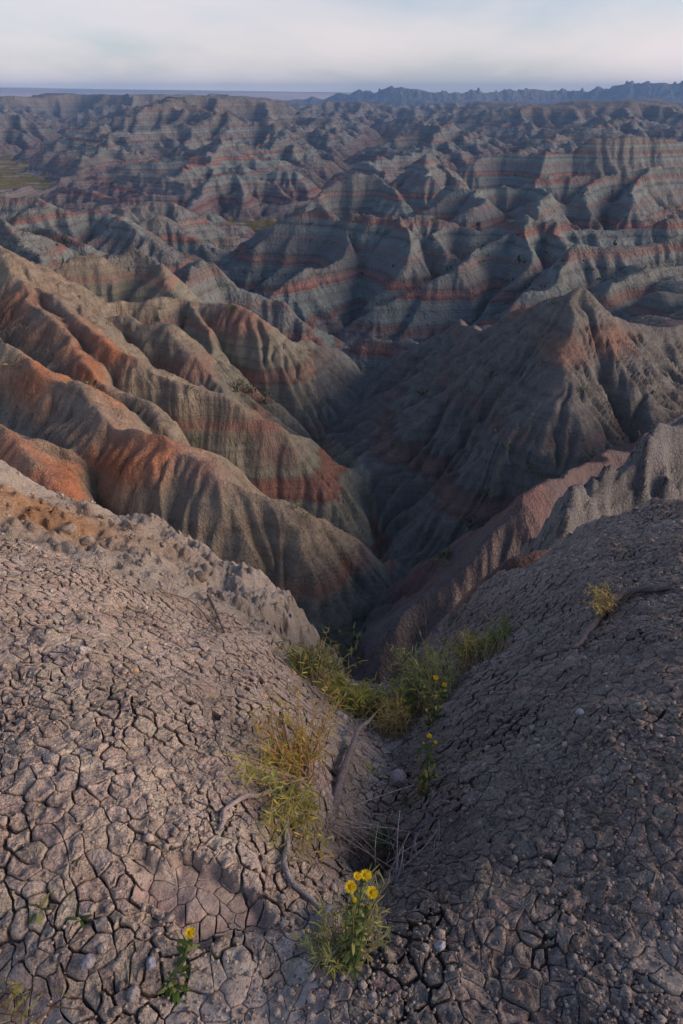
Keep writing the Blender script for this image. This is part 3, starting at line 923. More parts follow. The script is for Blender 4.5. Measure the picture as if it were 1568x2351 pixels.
C_LEFT = np.array([.53, .42, .335])
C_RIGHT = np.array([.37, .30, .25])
C_OUTC = np.array([.47, .395, .315])
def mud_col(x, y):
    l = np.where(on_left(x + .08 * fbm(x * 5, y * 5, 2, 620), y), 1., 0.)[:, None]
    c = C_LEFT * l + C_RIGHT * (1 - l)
    n = fbm(x * 1.7, y * 1.7, 4, 621)[:, None]
    c = c * (1 + .13 * n)
    cw = crater_w(x, y)[:, None]
    c = c * (1 - cw) + np.array([.37, .28, .23]) * cw
    oc = outcrop_w(x, y)[:, None] * l
    c = c * (1 - oc) + C_OUTC * (1 + .15 * n) * oc
    og = P(110, 1180, 4.2)
    ow = (np.exp(-(((x - og[0]) / .75) ** 2 + ((y - og[1]) / .55) ** 2) * 1.1) * (1 + .5 * fbm(x * 3, y * 3, 3, 622)))[:, None]
    c = c * (1 - np.clip(ow, 0, .9)) + np.array([.42, .235, .12]) * np.clip(ow, 0, .9)
    sl = (1 - sstep(.74, .82, y))[:, None]
    c = c * (1 - .35 * sl) + np.array([.23, .205, .20]) * .35 * sl
    return c
def silt_w(x, y):
    a = (1 - sstep(.70, .77, y + .10 * fbm(x * 4, y * 4, 3, 631))) * (1 - sstep(-.12, .1, x))
    b = (1 - sstep(.70, .9, y + .1 * fbm(x * 5, y * 5, 2, 632))) * sstep(.62, .72, x)
    return np.maximum(a, b)
def rough_w(x, y):
    """how crumbly: smooth silt in the foot print and along the lower edge, popcorn on the right"""
    r = np.where(on_left(x, y), .8, 1.0)
    r = r * (1 - .85 * crater_w(x, y))
    return np.clip(r * (1 - .8 * silt_w(x, y)), .05, 1)

# base sheet below the plates
nr, nc = 395, 430
yy = np.exp(np.linspace(math.log(.16), math.log(8.2), nr))
tt = np.linspace(-1, 1, nc)
tt = tt * (.52 + .48 * tt * tt)
hw = np.interp(np.log(yy), [math.log(.16), math.log(.66), math.log(1.2), math.log(3), math.log(8.2)], [14.0, 4.0, 2.5, 1.5, 1.1])
Y = np.repeat(yy[:, None], nc, 1).ravel()
X = (yy * hw)[:, None] * tt[None, :]
X = X.ravel()
Z = ground(X, Y)
def plate_hw(y):
    return np.interp(y, [.4, .5, .66, 1.2, 3, 4.2], [3.2, 2.8, 2.35, 1.75, 1.12, .92])
zone = sstep(.44, .5, Y) * (1 - sstep(.96, 1.02, np.abs(X) / (Y * plate_hw(Y)))) * (1 - outcrop_w(X, Y)) * (1 - sstep(3.75, 4.1, Y)) * sstep(.0, .1, -rim_dist(X, Y))   # where plates lie
pop = .5 + .5 * fbm(X * 22, Y * 22, 3, 641)
Zb = Z - .030 * zone + (1 - zone) * (.03 * (pop - .5) + .014 * fbm(X * 55, Y * 55, 2, 642)) * np.clip(Y / 3, .4, 1.2)
Q = grid_quads(nr, nc)
V = np.stack([X, Y, Zb], 1)
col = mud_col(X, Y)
rw = rough_w(X, Y)
lf = on_left(X[Q].mean(1), Y[Q].mean(1))
mounds = []
for nm, k in (('mud_mound', lf), ('mud_slope', ~lf)):
    q = Q[k]
    u, inv = np.unique(q, return_inverse=True)
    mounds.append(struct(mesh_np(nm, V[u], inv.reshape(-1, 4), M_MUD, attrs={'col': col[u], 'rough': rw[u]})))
print('base', time.time() - T0)

# ---- mud plates: a crack network over the plan of the two mounds
rng = np.random.default_rng(42)
def spacing(x, y):
    s = np.where(on_left(x, y), .042, .038)
    s = s * np.where(on_left(x, y), np.interp(y, [.6, .8, 1.2, 1.6, 2.6, 3.4], [.72, .78, .88, .95, .9, .85]), np.interp(y, [.6, 1.2, 2, 4], [.95, 1., 1.05, 1.15]))
    return s * (1 + .45 * fbm(x * 5, y * 5, 2, 651)) * (1 + .35 * silt_w(x, y)) * (1 - .25 * crater_w(x, y))
cand = []
ylo, yhi = .46, 4.15
N0 = 95000
yv = ylo + (yhi - ylo) * rng.random(N0)
hwv = plate_hw(yv)
xv = yv * hwv * (rng.random(N0) * 2 - 1)
wt = hwv * yv
keep = rng.random(N0) < wt / wt.max()
xv, yv = xv[keep], yv[keep]
zo = (1 - outcrop_w(xv, yv)) * sstep(.02, .06, -rim_dist(xv, yv))
k = zo > .5
xv, yv = xv[k], yv[k]
sv = spacing(xv, yv)
cell = {}
pts = []
for x, y, s in zip(xv, yv, sv):           # dart throwing
    ci, cj = int(math.floor(x / .08)), int(math.floor(y / .08))
    ok = True
    for a in (-1, 0, 1):
        for b in (-1, 0, 1):
            for (px, py, ps) in cell.get((ci + a, cj + b), ()):
                if (px - x) ** 2 + (py - y) ** 2 < (.5 * (s + ps)) ** 2 * .72:
                    ok = False
                    break
            if not ok:
                break
        if not ok:
            break
    if ok:
        cell.setdefault((ci, cj), []).append((x, y, s))
        pts.append((x, y))
print('seeds', len(pts), time.time() - T0)
res = delaunay_2d_cdt([Vector(p) for p in pts], [], [], 0, 1e-7)
dv = np.array([(v.x, v.y) for v in res[0]])
tri = np.array([f for f in res[2] if len(f) == 3])
pa, pb, pc = dv[tri[:, 0]], dv[tri[:, 1]], dv[tri[:, 2]]
dd = 2 * (pa[:, 0] * (pb[:, 1] - pc[:, 1]) + pb[:, 0] * (pc[:, 1] - pa[:, 1]) + pc[:, 0] * (pa[:, 1] - pb[:, 1]))
sa, sb, sc3 = (pa ** 2).sum(1), (pb ** 2).sum(1), (pc ** 2).sum(1)
cc = np.stack([(sa * (pb[:, 1] - pc[:, 1]) + sb * (pc[:, 1] - pa[:, 1]) + sc3 * (pa[:, 1] - pb[:, 1])) / dd,
               (sa * (pc[:, 0] - pb[:, 0]) + sb * (pa[:, 0] - pc[:, 0]) + sc3 * (pb[:, 0] - pa[:, 0])) / dd], 1)
inc = [[] for _ in dv]
for ti, f in enumerate(tri):
    for v in f:
        inc[v].append(ti)
def warp(p):
    x, y = p[:, 0], p[:, 1]
    return np.stack([x + .014 * fbm(x * 19, y * 19, 2, 661) + .0035 * vnoise(x * 75, y * 75, 662),
                     y + .014 * fbm(x * 19, y * 19, 2, 663) + .0035 * vnoise(x * 75, y * 75, 664)], 1)
cells = []
for vi, tl in enumerate(inc):
    if len(tl) < 4:
        continue
    q = cc[tl]
    ctr = dv[vi]
    if np.abs(q - ctr).max() > .11:
        continue
    an = np.argsort(np.arctan2(q[:, 1] - ctr[1], q[:, 0] - ctr[0]))
    q = q[an]
    seg = .013 if ctr[1] < 1.6 else .021
    if abs(ctr[0]) > ctr[1] * np.interp(ctr[1], [.5, .66, 1.2, 3, 4.2], [1.45, 1.28, 1.0, .76, .70]):
        seg = .032
    b = []
    for i in range(len(q)):
        a_, b_ = q[i], q[(i + 1) % len(q)]
        L = np.linalg.norm(b_ - a_)
        kq = max(1, int(round(L / seg)))
        for j in range(kq):
            b.append(a_ + (b_ - a_) * j / kq)
    b = np.array(b)
    if len(b) < 6:
        continue
    cells.append((ctr, b))
# all boundary work in one go
off = np.concatenate([[0], np.cumsum([len(b) for _, b in cells])])
B = np.vstack([b for _, b in cells])
Cn = np.array([c for c, _ in cells])
own = np.repeat(np.arange(len(cells)), np.diff(off))
Bw = warp(B)
Cw = warp(Cn)
gapn = fbm(B[:, 0] * 6, B[:, 1] * 6, 3, 671) + .5 * vnoise(B[:, 0] * 30, B[:, 1] * 30, 672)
lftb = on_left(B[:, 0], B[:, 1])
gap = np.where(lftb, .0009 + .0042 * np.clip(gapn + .15, 0, 1.2), .0005 + .0080 * np.clip(gapn - .15, 0, 1.1))
gap = gap * np.where(rough_w(B[:, 0], B[:, 1]) < .25, .6, 1)
dirv = Cw[own] - Bw
ln = np.linalg.norm(dirv, axis=1, keepdims=True)
Bs = Bw + dirv / ln * np.minimum(gap[:, None], ln * .3)
lift = rng.normal(0, .0022, len(cells))
tilt = rng.normal(0, .045, (len(cells), 2))
RINGS = [(1.0, 1), (.965, 2), (.86, 3), (.66, 4), (.38, 5)]
allx = [Bs] + [Cw[own] + (Bs - Cw[own]) * f for f, _ in RINGS]
def top_z(xy, ci, f):
    x, y = xy[:, 0], xy[:, 1]
    r = rough_w(x, y)
    lx = xy - Cw[ci]
    z = ground(x, y) + lift[ci] * np.clip(r + .2, 0, 1) + (lx * tilt[ci]).sum(1) * np.clip(r, .2, 1)
    z = z + r * (.0070 * fbm(x * 48, y * 48, 3, 681, .6) + .0035 * vnoise(x * 160, y * 160, 682)) + .0015 * vnoise(x * 60, y * 60, 683)
    edge = {1.0: .0060, .965: .0012, .86: .0}.get(f, 0.)
    return z - edge * (.4 + .6 * r)
zs = [ground(Bs[:, 0], Bs[:, 1]) - .045]
for (f, _), xy in zip(RINGS, allx[1:]):
    zs.append(top_z(xy, own, f))
zc = top_z(Cw, np.arange(len(cells)), 0)
colB = [mud_col(a[:, 0], a[:, 1]) for a in allx]
colC = mud_col(Cw[:, 0], Cw[:, 1])
rwB = [rough_w(a[:, 0], a[:, 1]) for a in allx]
rwC = rough_w(Cw[:, 0], Cw[:, 1])
tint = (1 + rng.normal(0, .07, (len(cells), 1))) * (1 + rng.normal(0, .018, (len(cells), 3)))
nring = len(allx)
def plate_arrays(i):
    a, b = off[i], off[i + 1]
    m_ = b - a
    v = np.vstack([np.hstack([allx[r][a:b], zs[r][a:b, None]]) for r in range(nring)] + [[[Cw[i, 0], Cw[i, 1], zc[i]]]])
    cl = np.vstack([colB[r][a:b] for r in range(nring)] + [colC[i:i + 1]]) * tint[i]
    rr = np.concatenate([rwB[r][a:b] for r in range(nring)] + [rwC[i:i + 1]])
    j = np.arange(m_)
    jn = (j + 1) % m_
    f = []
    for r in range(nring - 1):
        o0, o1 = r * m_, (r + 1) * m_
        f.append(np.stack([o0 + j, o0 + jn, o1 + jn], 1))
        f.append(np.stack([o0 + j, o1 + jn, o1 + j], 1))
    o0 = (nring - 1) * m_
    f.append(np.stack([o0 + j, o0 + jn, np.full(m_, nring * m_)], 1))
    return v, np.vstack(f), cl, rr
# the plates that show largest are parts of their own, the rest one crust per mound
area = np.array([np.linalg.norm(Bs[off[i]:off[i + 1]] - Cw[i], axis=1).mean() for i in range(len(cells))])
dist = np.sqrt((Cw ** 2).sum(1) + zc ** 2)
yc_ = Cw[:, 1] * CP - zc * SP
uu = Cw[:, 0] / yc_ * F_PX
vv_ = (Cw[:, 1] * SP + zc * CP) / yc_ * F_PX
seen = (np.abs(uu) < 335) & (np.abs(vv_) < 506)
score = area / dist * seen
leftc = on_left(Cw[:, 0], Cw[:, 1])
for mi, sel in ((0, leftc), (1, ~leftc)):
    ids = np.nonzero(sel)[0]
    ids = ids[np.argsort(-score[ids])]
    for i in ids[:300]:
        v, f, cl, rr = plate_arrays(i)
        mesh_np('mud_plate', v, f, M_MUD, mounds[mi], attrs={'col': cl, 'rough': rr})
    vs_, fs_, cs_, rs_ = [], [], [], []
    o0 = 0
    for i in ids[300:]:
        v, f, cl, rr = plate_arrays(i)
        vs_.append(v)
        fs_.append(f + o0)
        cs_.append(cl)
        rs_.append(rr)
        o0 += len(v)
    o = mesh_np('mud_crust', np.vstack(vs_), np.vstack(fs_), M_MUD, mounds[mi], attrs={'col': np.vstack(cs_), 'rough': np.concatenate(rs_)})
    o['kind'] = 'stuff'
print('plates', len(cells), sum(len(b) for _, b in cells) * 11, time.time() - T0)

# ---- crumbs: loose grains lying on the plates and the bank
bm = bmesh.new()
bmesh.ops.create_icosphere(bm, subdivisions=1, radius=1)
ICO_V = np.array([v.co[:] for v in bm.verts])
ICO_F = np.array([[v.index for v in f.verts] for f in bm.faces])
bm.free()
OCT_V = np.array([(1, 0, 0), (0, 1, 0), (-1, 0, 0), (0, -1, 0), (0, 0, 1), (0, 0, -1)], float)
OCT_F = np.array([(0, 1, 4), (1, 2, 4), (2, 3, 4), (3, 0, 4), (1, 0, 5), (2, 1, 5), (3, 2, 5), (0, 3, 5)])
def surf_z(x, y):
    r = rough_w(x, y)
    return ground(x, y) + r * (.0070 * fbm(x * 48, y * 48, 3, 681, .6))
def crumbs(name, x, y, s, parent, tintv, sink=.25, flat=.75, SV=ICO_V, SF=ICO_F):
    k = len(x)
    nv = len(SV)
    V = SV[None] * (1 + .28 * rng.standard_normal((k, nv, 1))) * s[:, None, None] * np.stack([1 + .3 * rng.random(k), 1 + .3 * rng.random(k), np.full(k, flat)], 1)[:, None, :]
    a = rng.random(k) * 6.283
    ca, sa_ = np.cos(a)[:, None], np.sin(a)[:, None]
    Vx = V[:, :, 0] * ca - V[:, :, 1] * sa_
    Vy = V[:, :, 0] * sa_ + V[:, :, 1] * ca
    z = surf_z(x, y) + s * (1 - sink) * .5
    V = np.stack([Vx + x[:, None], Vy + y[:, None], V[:, :, 2] + z[:, None]], -1).reshape(-1, 3)
    F_ = (SF[None] + (np.arange(k) * nv)[:, None, None]).reshape(-1, 3)
    c = np.repeat(mud_col(x, y) * tintv, nv, 0)
    o = mesh_np(name, V, F_, M_MUD, parent, attrs={'col': c, 'rough': np.full(len(V), .7)})
    o['kind'] = 'stuff'
    return o
def scatter(nw, fn, ymax=4.2):
    y = np.exp(math.log(.5) + rng.random(nw) * math.log(ymax / .5))
    hwv = plate_hw(y) * .8
    x = y * hwv * (rng.random(nw) * 2 - 1)
    k = (rng.random(nw) < fn(x, y)) & (rim_dist(x, y) < -.03)
    return x[k], y[k]
def dens_r(x, y):
    return np.where(on_left(x, y), 0, 1.) * rough_w(x, y) * np.clip(.55 + .9 * fbm(x * 3, y * 3, 3, 691), .05, 1)
def dens_l(x, y):
    d = np.where(on_left(x, y), 1., 0) * (1 - crater_w(x, y))
    return d * np.clip(.25 + .6 * fbm(x * 3, y * 3, 3, 692) + .5 * (y < .8) + .9 * outcrop_w(x, y), .06, 1)
x, y = scatter(9000, dens_r)
crumbs('crumbs', x, y, .0030 + .0055 * rng.random(len(x)) ** 2.2 * (1 + .25 * y), mounds[1], 1.12 + .25 * rng.standard_normal((len(x), 1)).clip(-1, 2) * np.array([1, 1.01, 1.03]))
x, y = scatter(8000, dens_l, 5.4)
crumbs('crumbs', x, y, .0030 + .0065 * rng.random(len(x)) ** 2.5 * (1 + .35 * y), mounds[0], 1.1 + .22 * rng.standard_normal((len(x), 1)).clip(-1, 2) * np.array([1, 1, 1.02]))
x, y = scatter(30000, lambda x, y: np.clip(dens_r(x, y) * 1.5, 0, 1), 3.2)
crumbs('fine_crumbs', x, y, .0022 + .0030 * rng.random(len(x)) ** 1.5, mounds[1], 1.15 + .28 * rng.standard_normal((len(x), 1)).clip(-1, 2) * np.array([.97, 1.01, 1.08]), .2, .9, OCT_V, OCT_F)
x, y = scatter(18000, dens_l, 3.4)
crumbs('fine_crumbs', x, y, .0022 + .0032 * rng.random(len(x)) ** 1.5, mounds[0], 1.08 + .22 * rng.standard_normal((len(x), 1)).clip(-1, 2) * np.array([1, 1, 1.02]), .2, .9, OCT_V, OCT_F)
print('crumbs', time.time() - T0)

# ------------------------------------------------------------------ plants, wood and stones
def leaf_mat(name, trans=.35):
    m, t, b = new_mat(name)
    at = t.nodes.new('ShaderNodeAttribute')
    at.attribute_name = 'col'
    geo = t.nodes.new('ShaderNodeNewGeometry')
    n1 = noise_node(t, geo.outputs['Position'], 120, 3, .6)
    c = mul_rgb(t, at.outputs['Color'], ramp(t, n1, [(.3, (.8, .8, .78)), (.7, (1.18, 1.18, 1.15))]))
    t.links.new(c, b.inputs['Base Color'])
    b.inputs['Roughness'].default_value = .65
    b.inputs['Specular IOR Level'].default_value = .2
    tr = t.nodes.new('ShaderNodeBsdfTranslucent')
    t.links.new(c, tr.inputs['Color'])
    mi = t.nodes.new('ShaderNodeMixShader')
    mi.inputs['Fac'].default_value = trans
    t.links.new(b.outputs[0], mi.inputs[1])
    t.links.new(tr.outputs[0], mi.inputs[2])
    t.links.new(mi.outputs[0], t.nodes['Material Output'].inputs['Surface'])
    return m
def wood_mat():
    m, t, b = new_mat('weathered_wood')
    at = t.nodes.new('ShaderNodeAttribute')
    at.attribute_name = 'col'
    geo = t.nodes.new('ShaderNodeNewGeometry')
    n1 = noise_node(t, geo.outputs['Position'], 160, 4, .7)
    n2 = noise_node(t, geo.outputs['Position'], 40, 4, .6)
    c = mul_rgb(t, at.outputs['Color'], ramp(t, n1, [(.3, (.6, .58, .56)), (.7, (1.3, 1.3, 1.3))]))
    c = mul_rgb(t, c, ramp(t, n2, [(.3, (.8, .78, .76)), (.7, (1.15, 1.15, 1.15))]))
    t.links.new(c, b.inputs['Base Color'])
    t.links.new(bump(t, n1, .006, 1.), b.inputs['Normal'])
    return m
M_LEAF = leaf_mat('leaf')
M_PETAL = leaf_mat('petal', .25)
M_WOOD = wood_mat()
rnd = random.Random(7)
class PB:
    def __init__(self):
        self.v, self.f, self.c = [], [], []
    def tube(self, pts, r0, r1, col, sides=5, wob=0.):
        pts = [Vector(p) for p in pts]
        base = len(self.v)
        n = len(pts)
        up = Vector((.3, .2, 1))
        for i, p in enumerate(pts):
            d = (pts[min(i + 1, n - 1)] - pts[max(i - 1, 0)])
            if d.length < 1e-9:
                d = Vector((0, 0, 1))
            d.normalize()
            a = d.cross(up)
            if a.length < .05:
                a = d.cross(Vector((1, 0, 0)))
            a.normalize()
            b = d.cross(a)
            r = r0 + (r1 - r0) * i / max(1, n - 1)
            r *= 1 + wob * rnd.uniform(-1, 1)
            for k in range(sides):
                t = 2 * math.pi * k / sides
                self.v.append(p + (a * math.cos(t) + b * math.sin(t)) * r * (1 + wob * rnd.uniform(-.6, .6)))
                q = rnd.uniform(.88, 1.12)
                self.c.append((col[0] * q, col[1] * q, col[2] * q))
        for i in range(n - 1):
            for k in range(sides):
                k2 = (k + 1) % sides
                a0, a1 = base + i * sides + k, base + i * sides + k2
                b0, b1 = a0 + sides, a1 + sides
                self.f.append((a0, a1, b1))
                self.f.append((a0, b1, b0))
    def leaf(self, p, d, L, w, col, droop=.3, tipcol=None, shape=(.55, 1, .75)):
        d = Vector(d).normalized()
        side = d.cross(Vector((rnd.uniform(-.6, .6), rnd.uniform(-.6, .6), 1)))
        if side.length < .05:
            side = Vector((1, 0, 0))
        side.normalize()
        nrm = side.cross(d)
        base = len(self.v)
        tc_ = tipcol or col
        for i, t in enumerate((0, .35, .7)):
            q = p + d * (L * t) - nrm * (droop * L * t * t) - Vector((0, 0, droop * L * .4 * t * t))
            ww = w * .5 * shape[i]
            self.v += [q - side * ww, q + side * ww]
            cc_ = tuple(a + (b - a) * t for a, b in zip(col, tc_))
            self.c += [cc_, cc_]
        self.v.append(p + d * L - nrm * (droop * L) - Vector((0, 0, droop * L * .4)))
        self.c.append(tc_)
        for i in (0, 2):
            a = base + i
            self.f += [(a, a + 1, a + 3), (a, a + 3, a + 2)]
        self.f.append((base + 4, base + 5, base + 6))
    def ball(self, p, r, col, sq=1., jag=.2):
        base = len(self.v)
        for q in ICO_V:
            s = r * (1 + jag * rnd.uniform(-1, 1))
            self.v.append(Vector(p) + Vector((q[0] * s, q[1] * s, q[2] * s * sq)))
            j = rnd.uniform(.85, 1.15)
            self.c.append(tuple(x * j for x in col))
        self.f += [tuple(base + i for i in f) for f in ICO_F]
    def build(self, name, mat, parent=None, org=None, smooth=True):
        V = np.array([v[:] for v in self.v])
        if org is not None:
            V = V - np.array(org[:])
        return mesh_np(name, V, np.array(self.f), mat, parent, smooth, {'col': np.array(self.c)})
def empty(name, loc):
    o = bpy.data.objects.new(name, None)
    C.objects.link(o)
    o.location = loc
    o.empty_display_size = .05
    return o
def bez(a, b, c, n):
    a, b, c = Vector(a), Vector(b), Vector(c)
    return [a * (1 - t) ** 2 + b * (2 * t * (1 - t)) + c * t * t for t in [i / (n - 1) for i in range(n)]]
def jit(col, s=.15):
    q = 1 + rnd.uniform(-s, s)
    return tuple(min(1, x * q * (1 + rnd.uniform(-.05, .05))) for x in col)
YEL = (.56, .40, .075)
YGR = (.44, .41, .085)
OLV = (.28, .30, .095)
DGR = (.085, .13, .04)
GGR = (.24, .26, .13)
BRN = (.26, .13, .05)
STRAW = (.46, .33, .19)
WOODC = (.30, .25, .235)
GREYW = (.24, .22, .225)
GRN = (.09, .15, .03)
def PV(X, Y, D):
    return Vector(P(X, Y, D))
def shoots(fol, stm, base, tips, spread, n, leafL, leafW, cols, nleaf=16, start=.3, stem_r=.0012, stemc=None, lift=.10, droop=.3, bspread=.03):
    """leafy shoots from a base towards clouds of tips"""
    for i in range(n):
        tp = Vector(rnd.choice(tips)) + Vector([rnd.gauss(0, s) for s in spread])
        b0 = base + Vector((rnd.gauss(0, bspread), rnd.gauss(0, bspread * .7), 0))
        mid = (b0 + tp) * .5 + Vector((rnd.gauss(0, .02), rnd.gauss(0, .02), lift * rnd.uniform(.2, 1)))
        pts = bez(b0, mid, tp, 7)
        stm.tube(pts, stem_r * 1.5, stem_r * .5, jit(stemc or STRAW, .2), 4)
        L = (tp - b0).length
        for k in range(nleaf):
            t = start + (1 - start) * (k + rnd.random()) / nleaf
            q = min(5.999, t * 6)
            a = int(q)
            p = pts[a].lerp(pts[a + 1], q - a)
            ax = (pts[a + 1] - pts[a]).normalized()
            d = Vector((rnd.gauss(0, 1), rnd.gauss(0, 1), rnd.gauss(.15, .8)))
            d = (d.normalized() + ax * .45).normalized()
            c = jit(rnd.choice(cols), .22)
            fol.leaf(p, d, leafL * rnd.uniform(.55, 1.25), leafW * rnd.uniform(.7, 1.2), c, droop * rnd.uniform(-.3, 1.4), shape=(.6, 1, .8))
def dry_stems(pb, base, n, L, lean, col=STRAW, r=.0008, spread=.05):
    for i in range(n):
        b0 = base + Vector((rnd.gauss(0, spread), rnd.gauss(0, spread * .6), 0))
        d = Vector((rnd.gauss(lean[0], .35), rnd.gauss(lean[1], .35), lean[2] * rnd.uniform(.7, 1.2)))
        l = L * rnd.uniform(.5, 1.15)
        tip = b0 + d.normalized() * l
        mid = (b0 + tp_) * .5 if False else (b0 + tip) * .5 + Vector((rnd.gauss(0, .03), rnd.gauss(0, .03), rnd.gauss(.01, .02))) * l * 3
        pb.tube(bez(b0, mid, tip, 6), r, r * .4, jit(col, .25), 3)
def shrub(name, label, bX, bY, tips, spread, n, cols, leafL=.028, leafW=.0032, nleaf=16, dry=6, dryL=.3, lift=.1, wood=3, stemc=None, sink=.01):
    base = hit(bX, bY) - Vector((0, 0, sink))
    o = empty(name, base)
    tag(o, label, 'shrub', 'shrubs along the gully head')
    fol, stm = PB(), PB()
    tw = [PV(*t) for t in tips]
    shoots(fol, stm, base, tw, tuple(1.15 * q for q in spread), int(n * 1.9), leafL * 1.1, leafW * 1.35, cols, nleaf, lift=lift, stemc=stemc)
    for i in range(wood):
        tp = rnd.choice(tw)
        stm.tube(bez(base + Vector((rnd.gauss(0, .015), rnd.gauss(0, .01), -.02)), (base + tp) * .5 + Vector((rnd.gauss(0, .03), rnd.gauss(0, .03), .02)), base.lerp(tp, .7), 7), .004, .0015, jit(WOODC), 5, .15)
    stm.build('stem', M_WOOD, o, base)
    fol.build('foliage', M_LEAF, o, base, False)['kind'] = 'stuff'
    for i in range(dry):
        d = PB()
        dry_stems(d, base, 1, dryL, (.1, -.05, 1.2))
        d.build('dry_stalk', M_WOOD, o, base)
    return o, base
# the big yellow shrub on the edge of the mound
o, b0 = shrub('yellow_shrub', 'tall sunlit yellow shrub with twisted bare stem left of the gully', 690, 1785,
              [(610, 1600, 1.62), (640, 1570, 1.7), (660, 1640, 1.62), (690, 1650, 1.66), (700, 1700, 1.6), (740, 1620, 1.75), (770, 1640, 1.75), (600, 1680, 1.5), (570, 1690, 1.45), (650, 1720, 1.5), (680, 1740, 1.5), (640, 1770, 1.42)],
              (.045, .045, .045), 34, [YEL, YEL, YGR, YGR, (.50, .27, .06)], .025, .0036, 13, 16, .45, .06, 14, (.42, .24, .12))
fol, stm = PB(), PB()
hang = [(650, 1900, 1.14), (690, 1880, 1.2), (720, 1920, 1.18), (700, 1970, 1.1), (680, 2000, 1.04), (740, 1980, 1.12), (640, 1850, 1.2), (720, 1860, 1.25), (620, 1880, 1.12), (560, 1780, 1.26), (545, 1760, 1.3), (600, 1790, 1.28)]
shoots(fol, stm, hit(685, 1800) + Vector((0, -.02, .02)), [PV(*t) for t in hang], (.03, .03, .03), 64, .036, .0042, [YGR, YGR, YEL, OLV, GGR], 12, .25, lift=.05, stemc=STRAW)
stm.build('hanging_stem', M_WOOD, o, b0)
fol.build('hanging_foliage', M_LEAF, o, b0, False)['kind'] = 'stuff'
wd = PB()
wd.tube(bez(hit(690, 1800) - Vector((0, 0, .02)), PV(660, 1700, 1.52), PV(648, 1640, 1.6), 8), .0085, .004, (.44, .30, .20), 7, .12)
wd.tube(bez(hit(690, 1800), PV(720, 1720, 1.55), PV(770, 1640, 1.72), 8), .005, .002, (.40, .28, .19), 6, .12)
for q in range(12):
    e_ = PV(*rnd.choice([(610, 1600, 1.62), (640, 1570, 1.7), (690, 1650, 1.66), (740, 1620, 1.75), (600, 1680, 1.5), (660, 1640, 1.62), (580, 1690, 1.46), (620, 1530, 1.75)]))
    wd.tube(bez(hit(690, 1795), hit(690, 1795).lerp(e_, .5) + Vector((rnd.gauss(0, .03), rnd.gauss(0, .03), .03)), e_ + Vector((rnd.gauss(0, .02), rnd.gauss(0, .02), .02)), 8), .0032, .0012, jit((.50, .33, .21), .2), 5, .1)
wd.build('trunk', M_WOOD, o, b0)
rt = PB()
rt.tube([Vector(q) for q in catmull([hit(x, y) + Vector((0, 0, h)) for x, y, h in [(690, 1790, .01), (665, 1850, .018), (657, 1900, .02), (660, 1950, .018), (652, 1985, .016), (668, 2030, .015), (705, 2062, .012), (740, 2100, .006), (765, 2140, -.01)]], .02)], .0105, .007, (.33, .30, .305), 7, .16)
rt.build('root', M_WOOD, o, b0)
rt = PB()
rt.tube([Vector(q) for q in catmull([hit(x, y) + Vector((0, 0, h)) for x, y, h in [(660, 1790, -.01), (635, 1812, .016), (600, 1834, .015), (565, 1836, .014), (540, 1850, .013), (515, 1868, .013), (514, 1890, .012), (500, 1912, -.008)]], .02)], .0095, .0065, (.42, .34, .32), 7, .16)
rt.build('root', M_WOOD, o, b0)
# shrubs around the head of the gully
shrub('green_shrub', 'olive green leafy shrub against the dark ravine, leftmost at the gully lip', 725, 1578, [(690, 1540, 2.62), (720, 1510, 2.72), (745, 1530, 2.72), (660, 1520, 2.7), (760, 1500, 2.8), (700, 1500, 2.72)], (.05, .05, .045), 60, [OLV, OLV, YGR, DGR, BRN], .042, .005, 15, 4, .35)
shrub('yellow_green_shrub', 'low bright yellow green shrub in the middle of the gully lip', 815, 1640, [(790, 1600, 2.25), (830, 1590, 2.32), (865, 1600, 2.35), (840, 1620, 2.25), (890, 1610, 2.35)], (.045, .04, .035), 56, [YGR, YGR, YEL, OLV], .038, .0045, 15, 6, .28)
shrub('straw_shrub', 'dry straw coloured twiggy shrub sunk in the gully bed', 905, 1695, [(870, 1640, 2.1), (900, 1625, 2.2), (925, 1650, 2.1), (890, 1600, 2.25)], (.035, .035, .03), 40, [YEL, BRN, YGR, STRAW], .03, .0032, 12, 22, .3)
shrub('green_shrub', 'large rounded olive shrub right of the dark ravine mouth', 1000, 1630, [(940, 1550, 2.4), (970, 1520, 2.55), (1005, 1520, 2.6), (1030, 1550, 2.55), (960, 1580, 2.35), (1010, 1580, 2.45), (920, 1530, 2.5)], (.05, .05, .045), 84, [OLV, OLV, YGR, GGR, DGR], .036, .0042, 15, 6, .45)
shrub('yellow_green_shrub', 'thin yellowing shrub on the right bank between two green shrubs', 1085, 1535, [(1060, 1480, 2.75), (1085, 1465, 2.85), (1100, 1490, 2.8), (1075, 1500, 2.7)], (.035, .04, .035), 36, [YGR, YEL, BRN, OLV], .036, .0042, 13, 4, .25)
shrub('green_shrub', 'small dense dark green shrub highest on the right bank', 1165, 1490, [(1140, 1450, 2.85), (1170, 1435, 2.95), (1190, 1450, 2.95), (1160, 1465, 2.85)], (.035, .04, .03), 50, [DGR, OLV, OLV, GGR], .032, .004, 15, 2, .2)
shrub('yellow_green_shrub', 'small yellow green sprig beside the grey branch on the right slope', 1395, 1405, [(1350, 1365, 2.35), (1370, 1350, 2.42), (1385, 1375, 2.35), (1365, 1395, 2.28)], (.022, .022, .018), 15, [YEL, YGR, OLV, BRN, OLV], .02, .003, 12, 6, .18)
shrub('yellow_green_shrub', 'small yellow green tuft between the leftmost and the brightest gully shrub', 770, 1600, [(760, 1575, 2.45), (785, 1570, 2.5), (775, 1585, 2.45)], (.03, .03, .025), 26, [YGR, OLV, YEL], .034, .0042, 14, 3, .2)
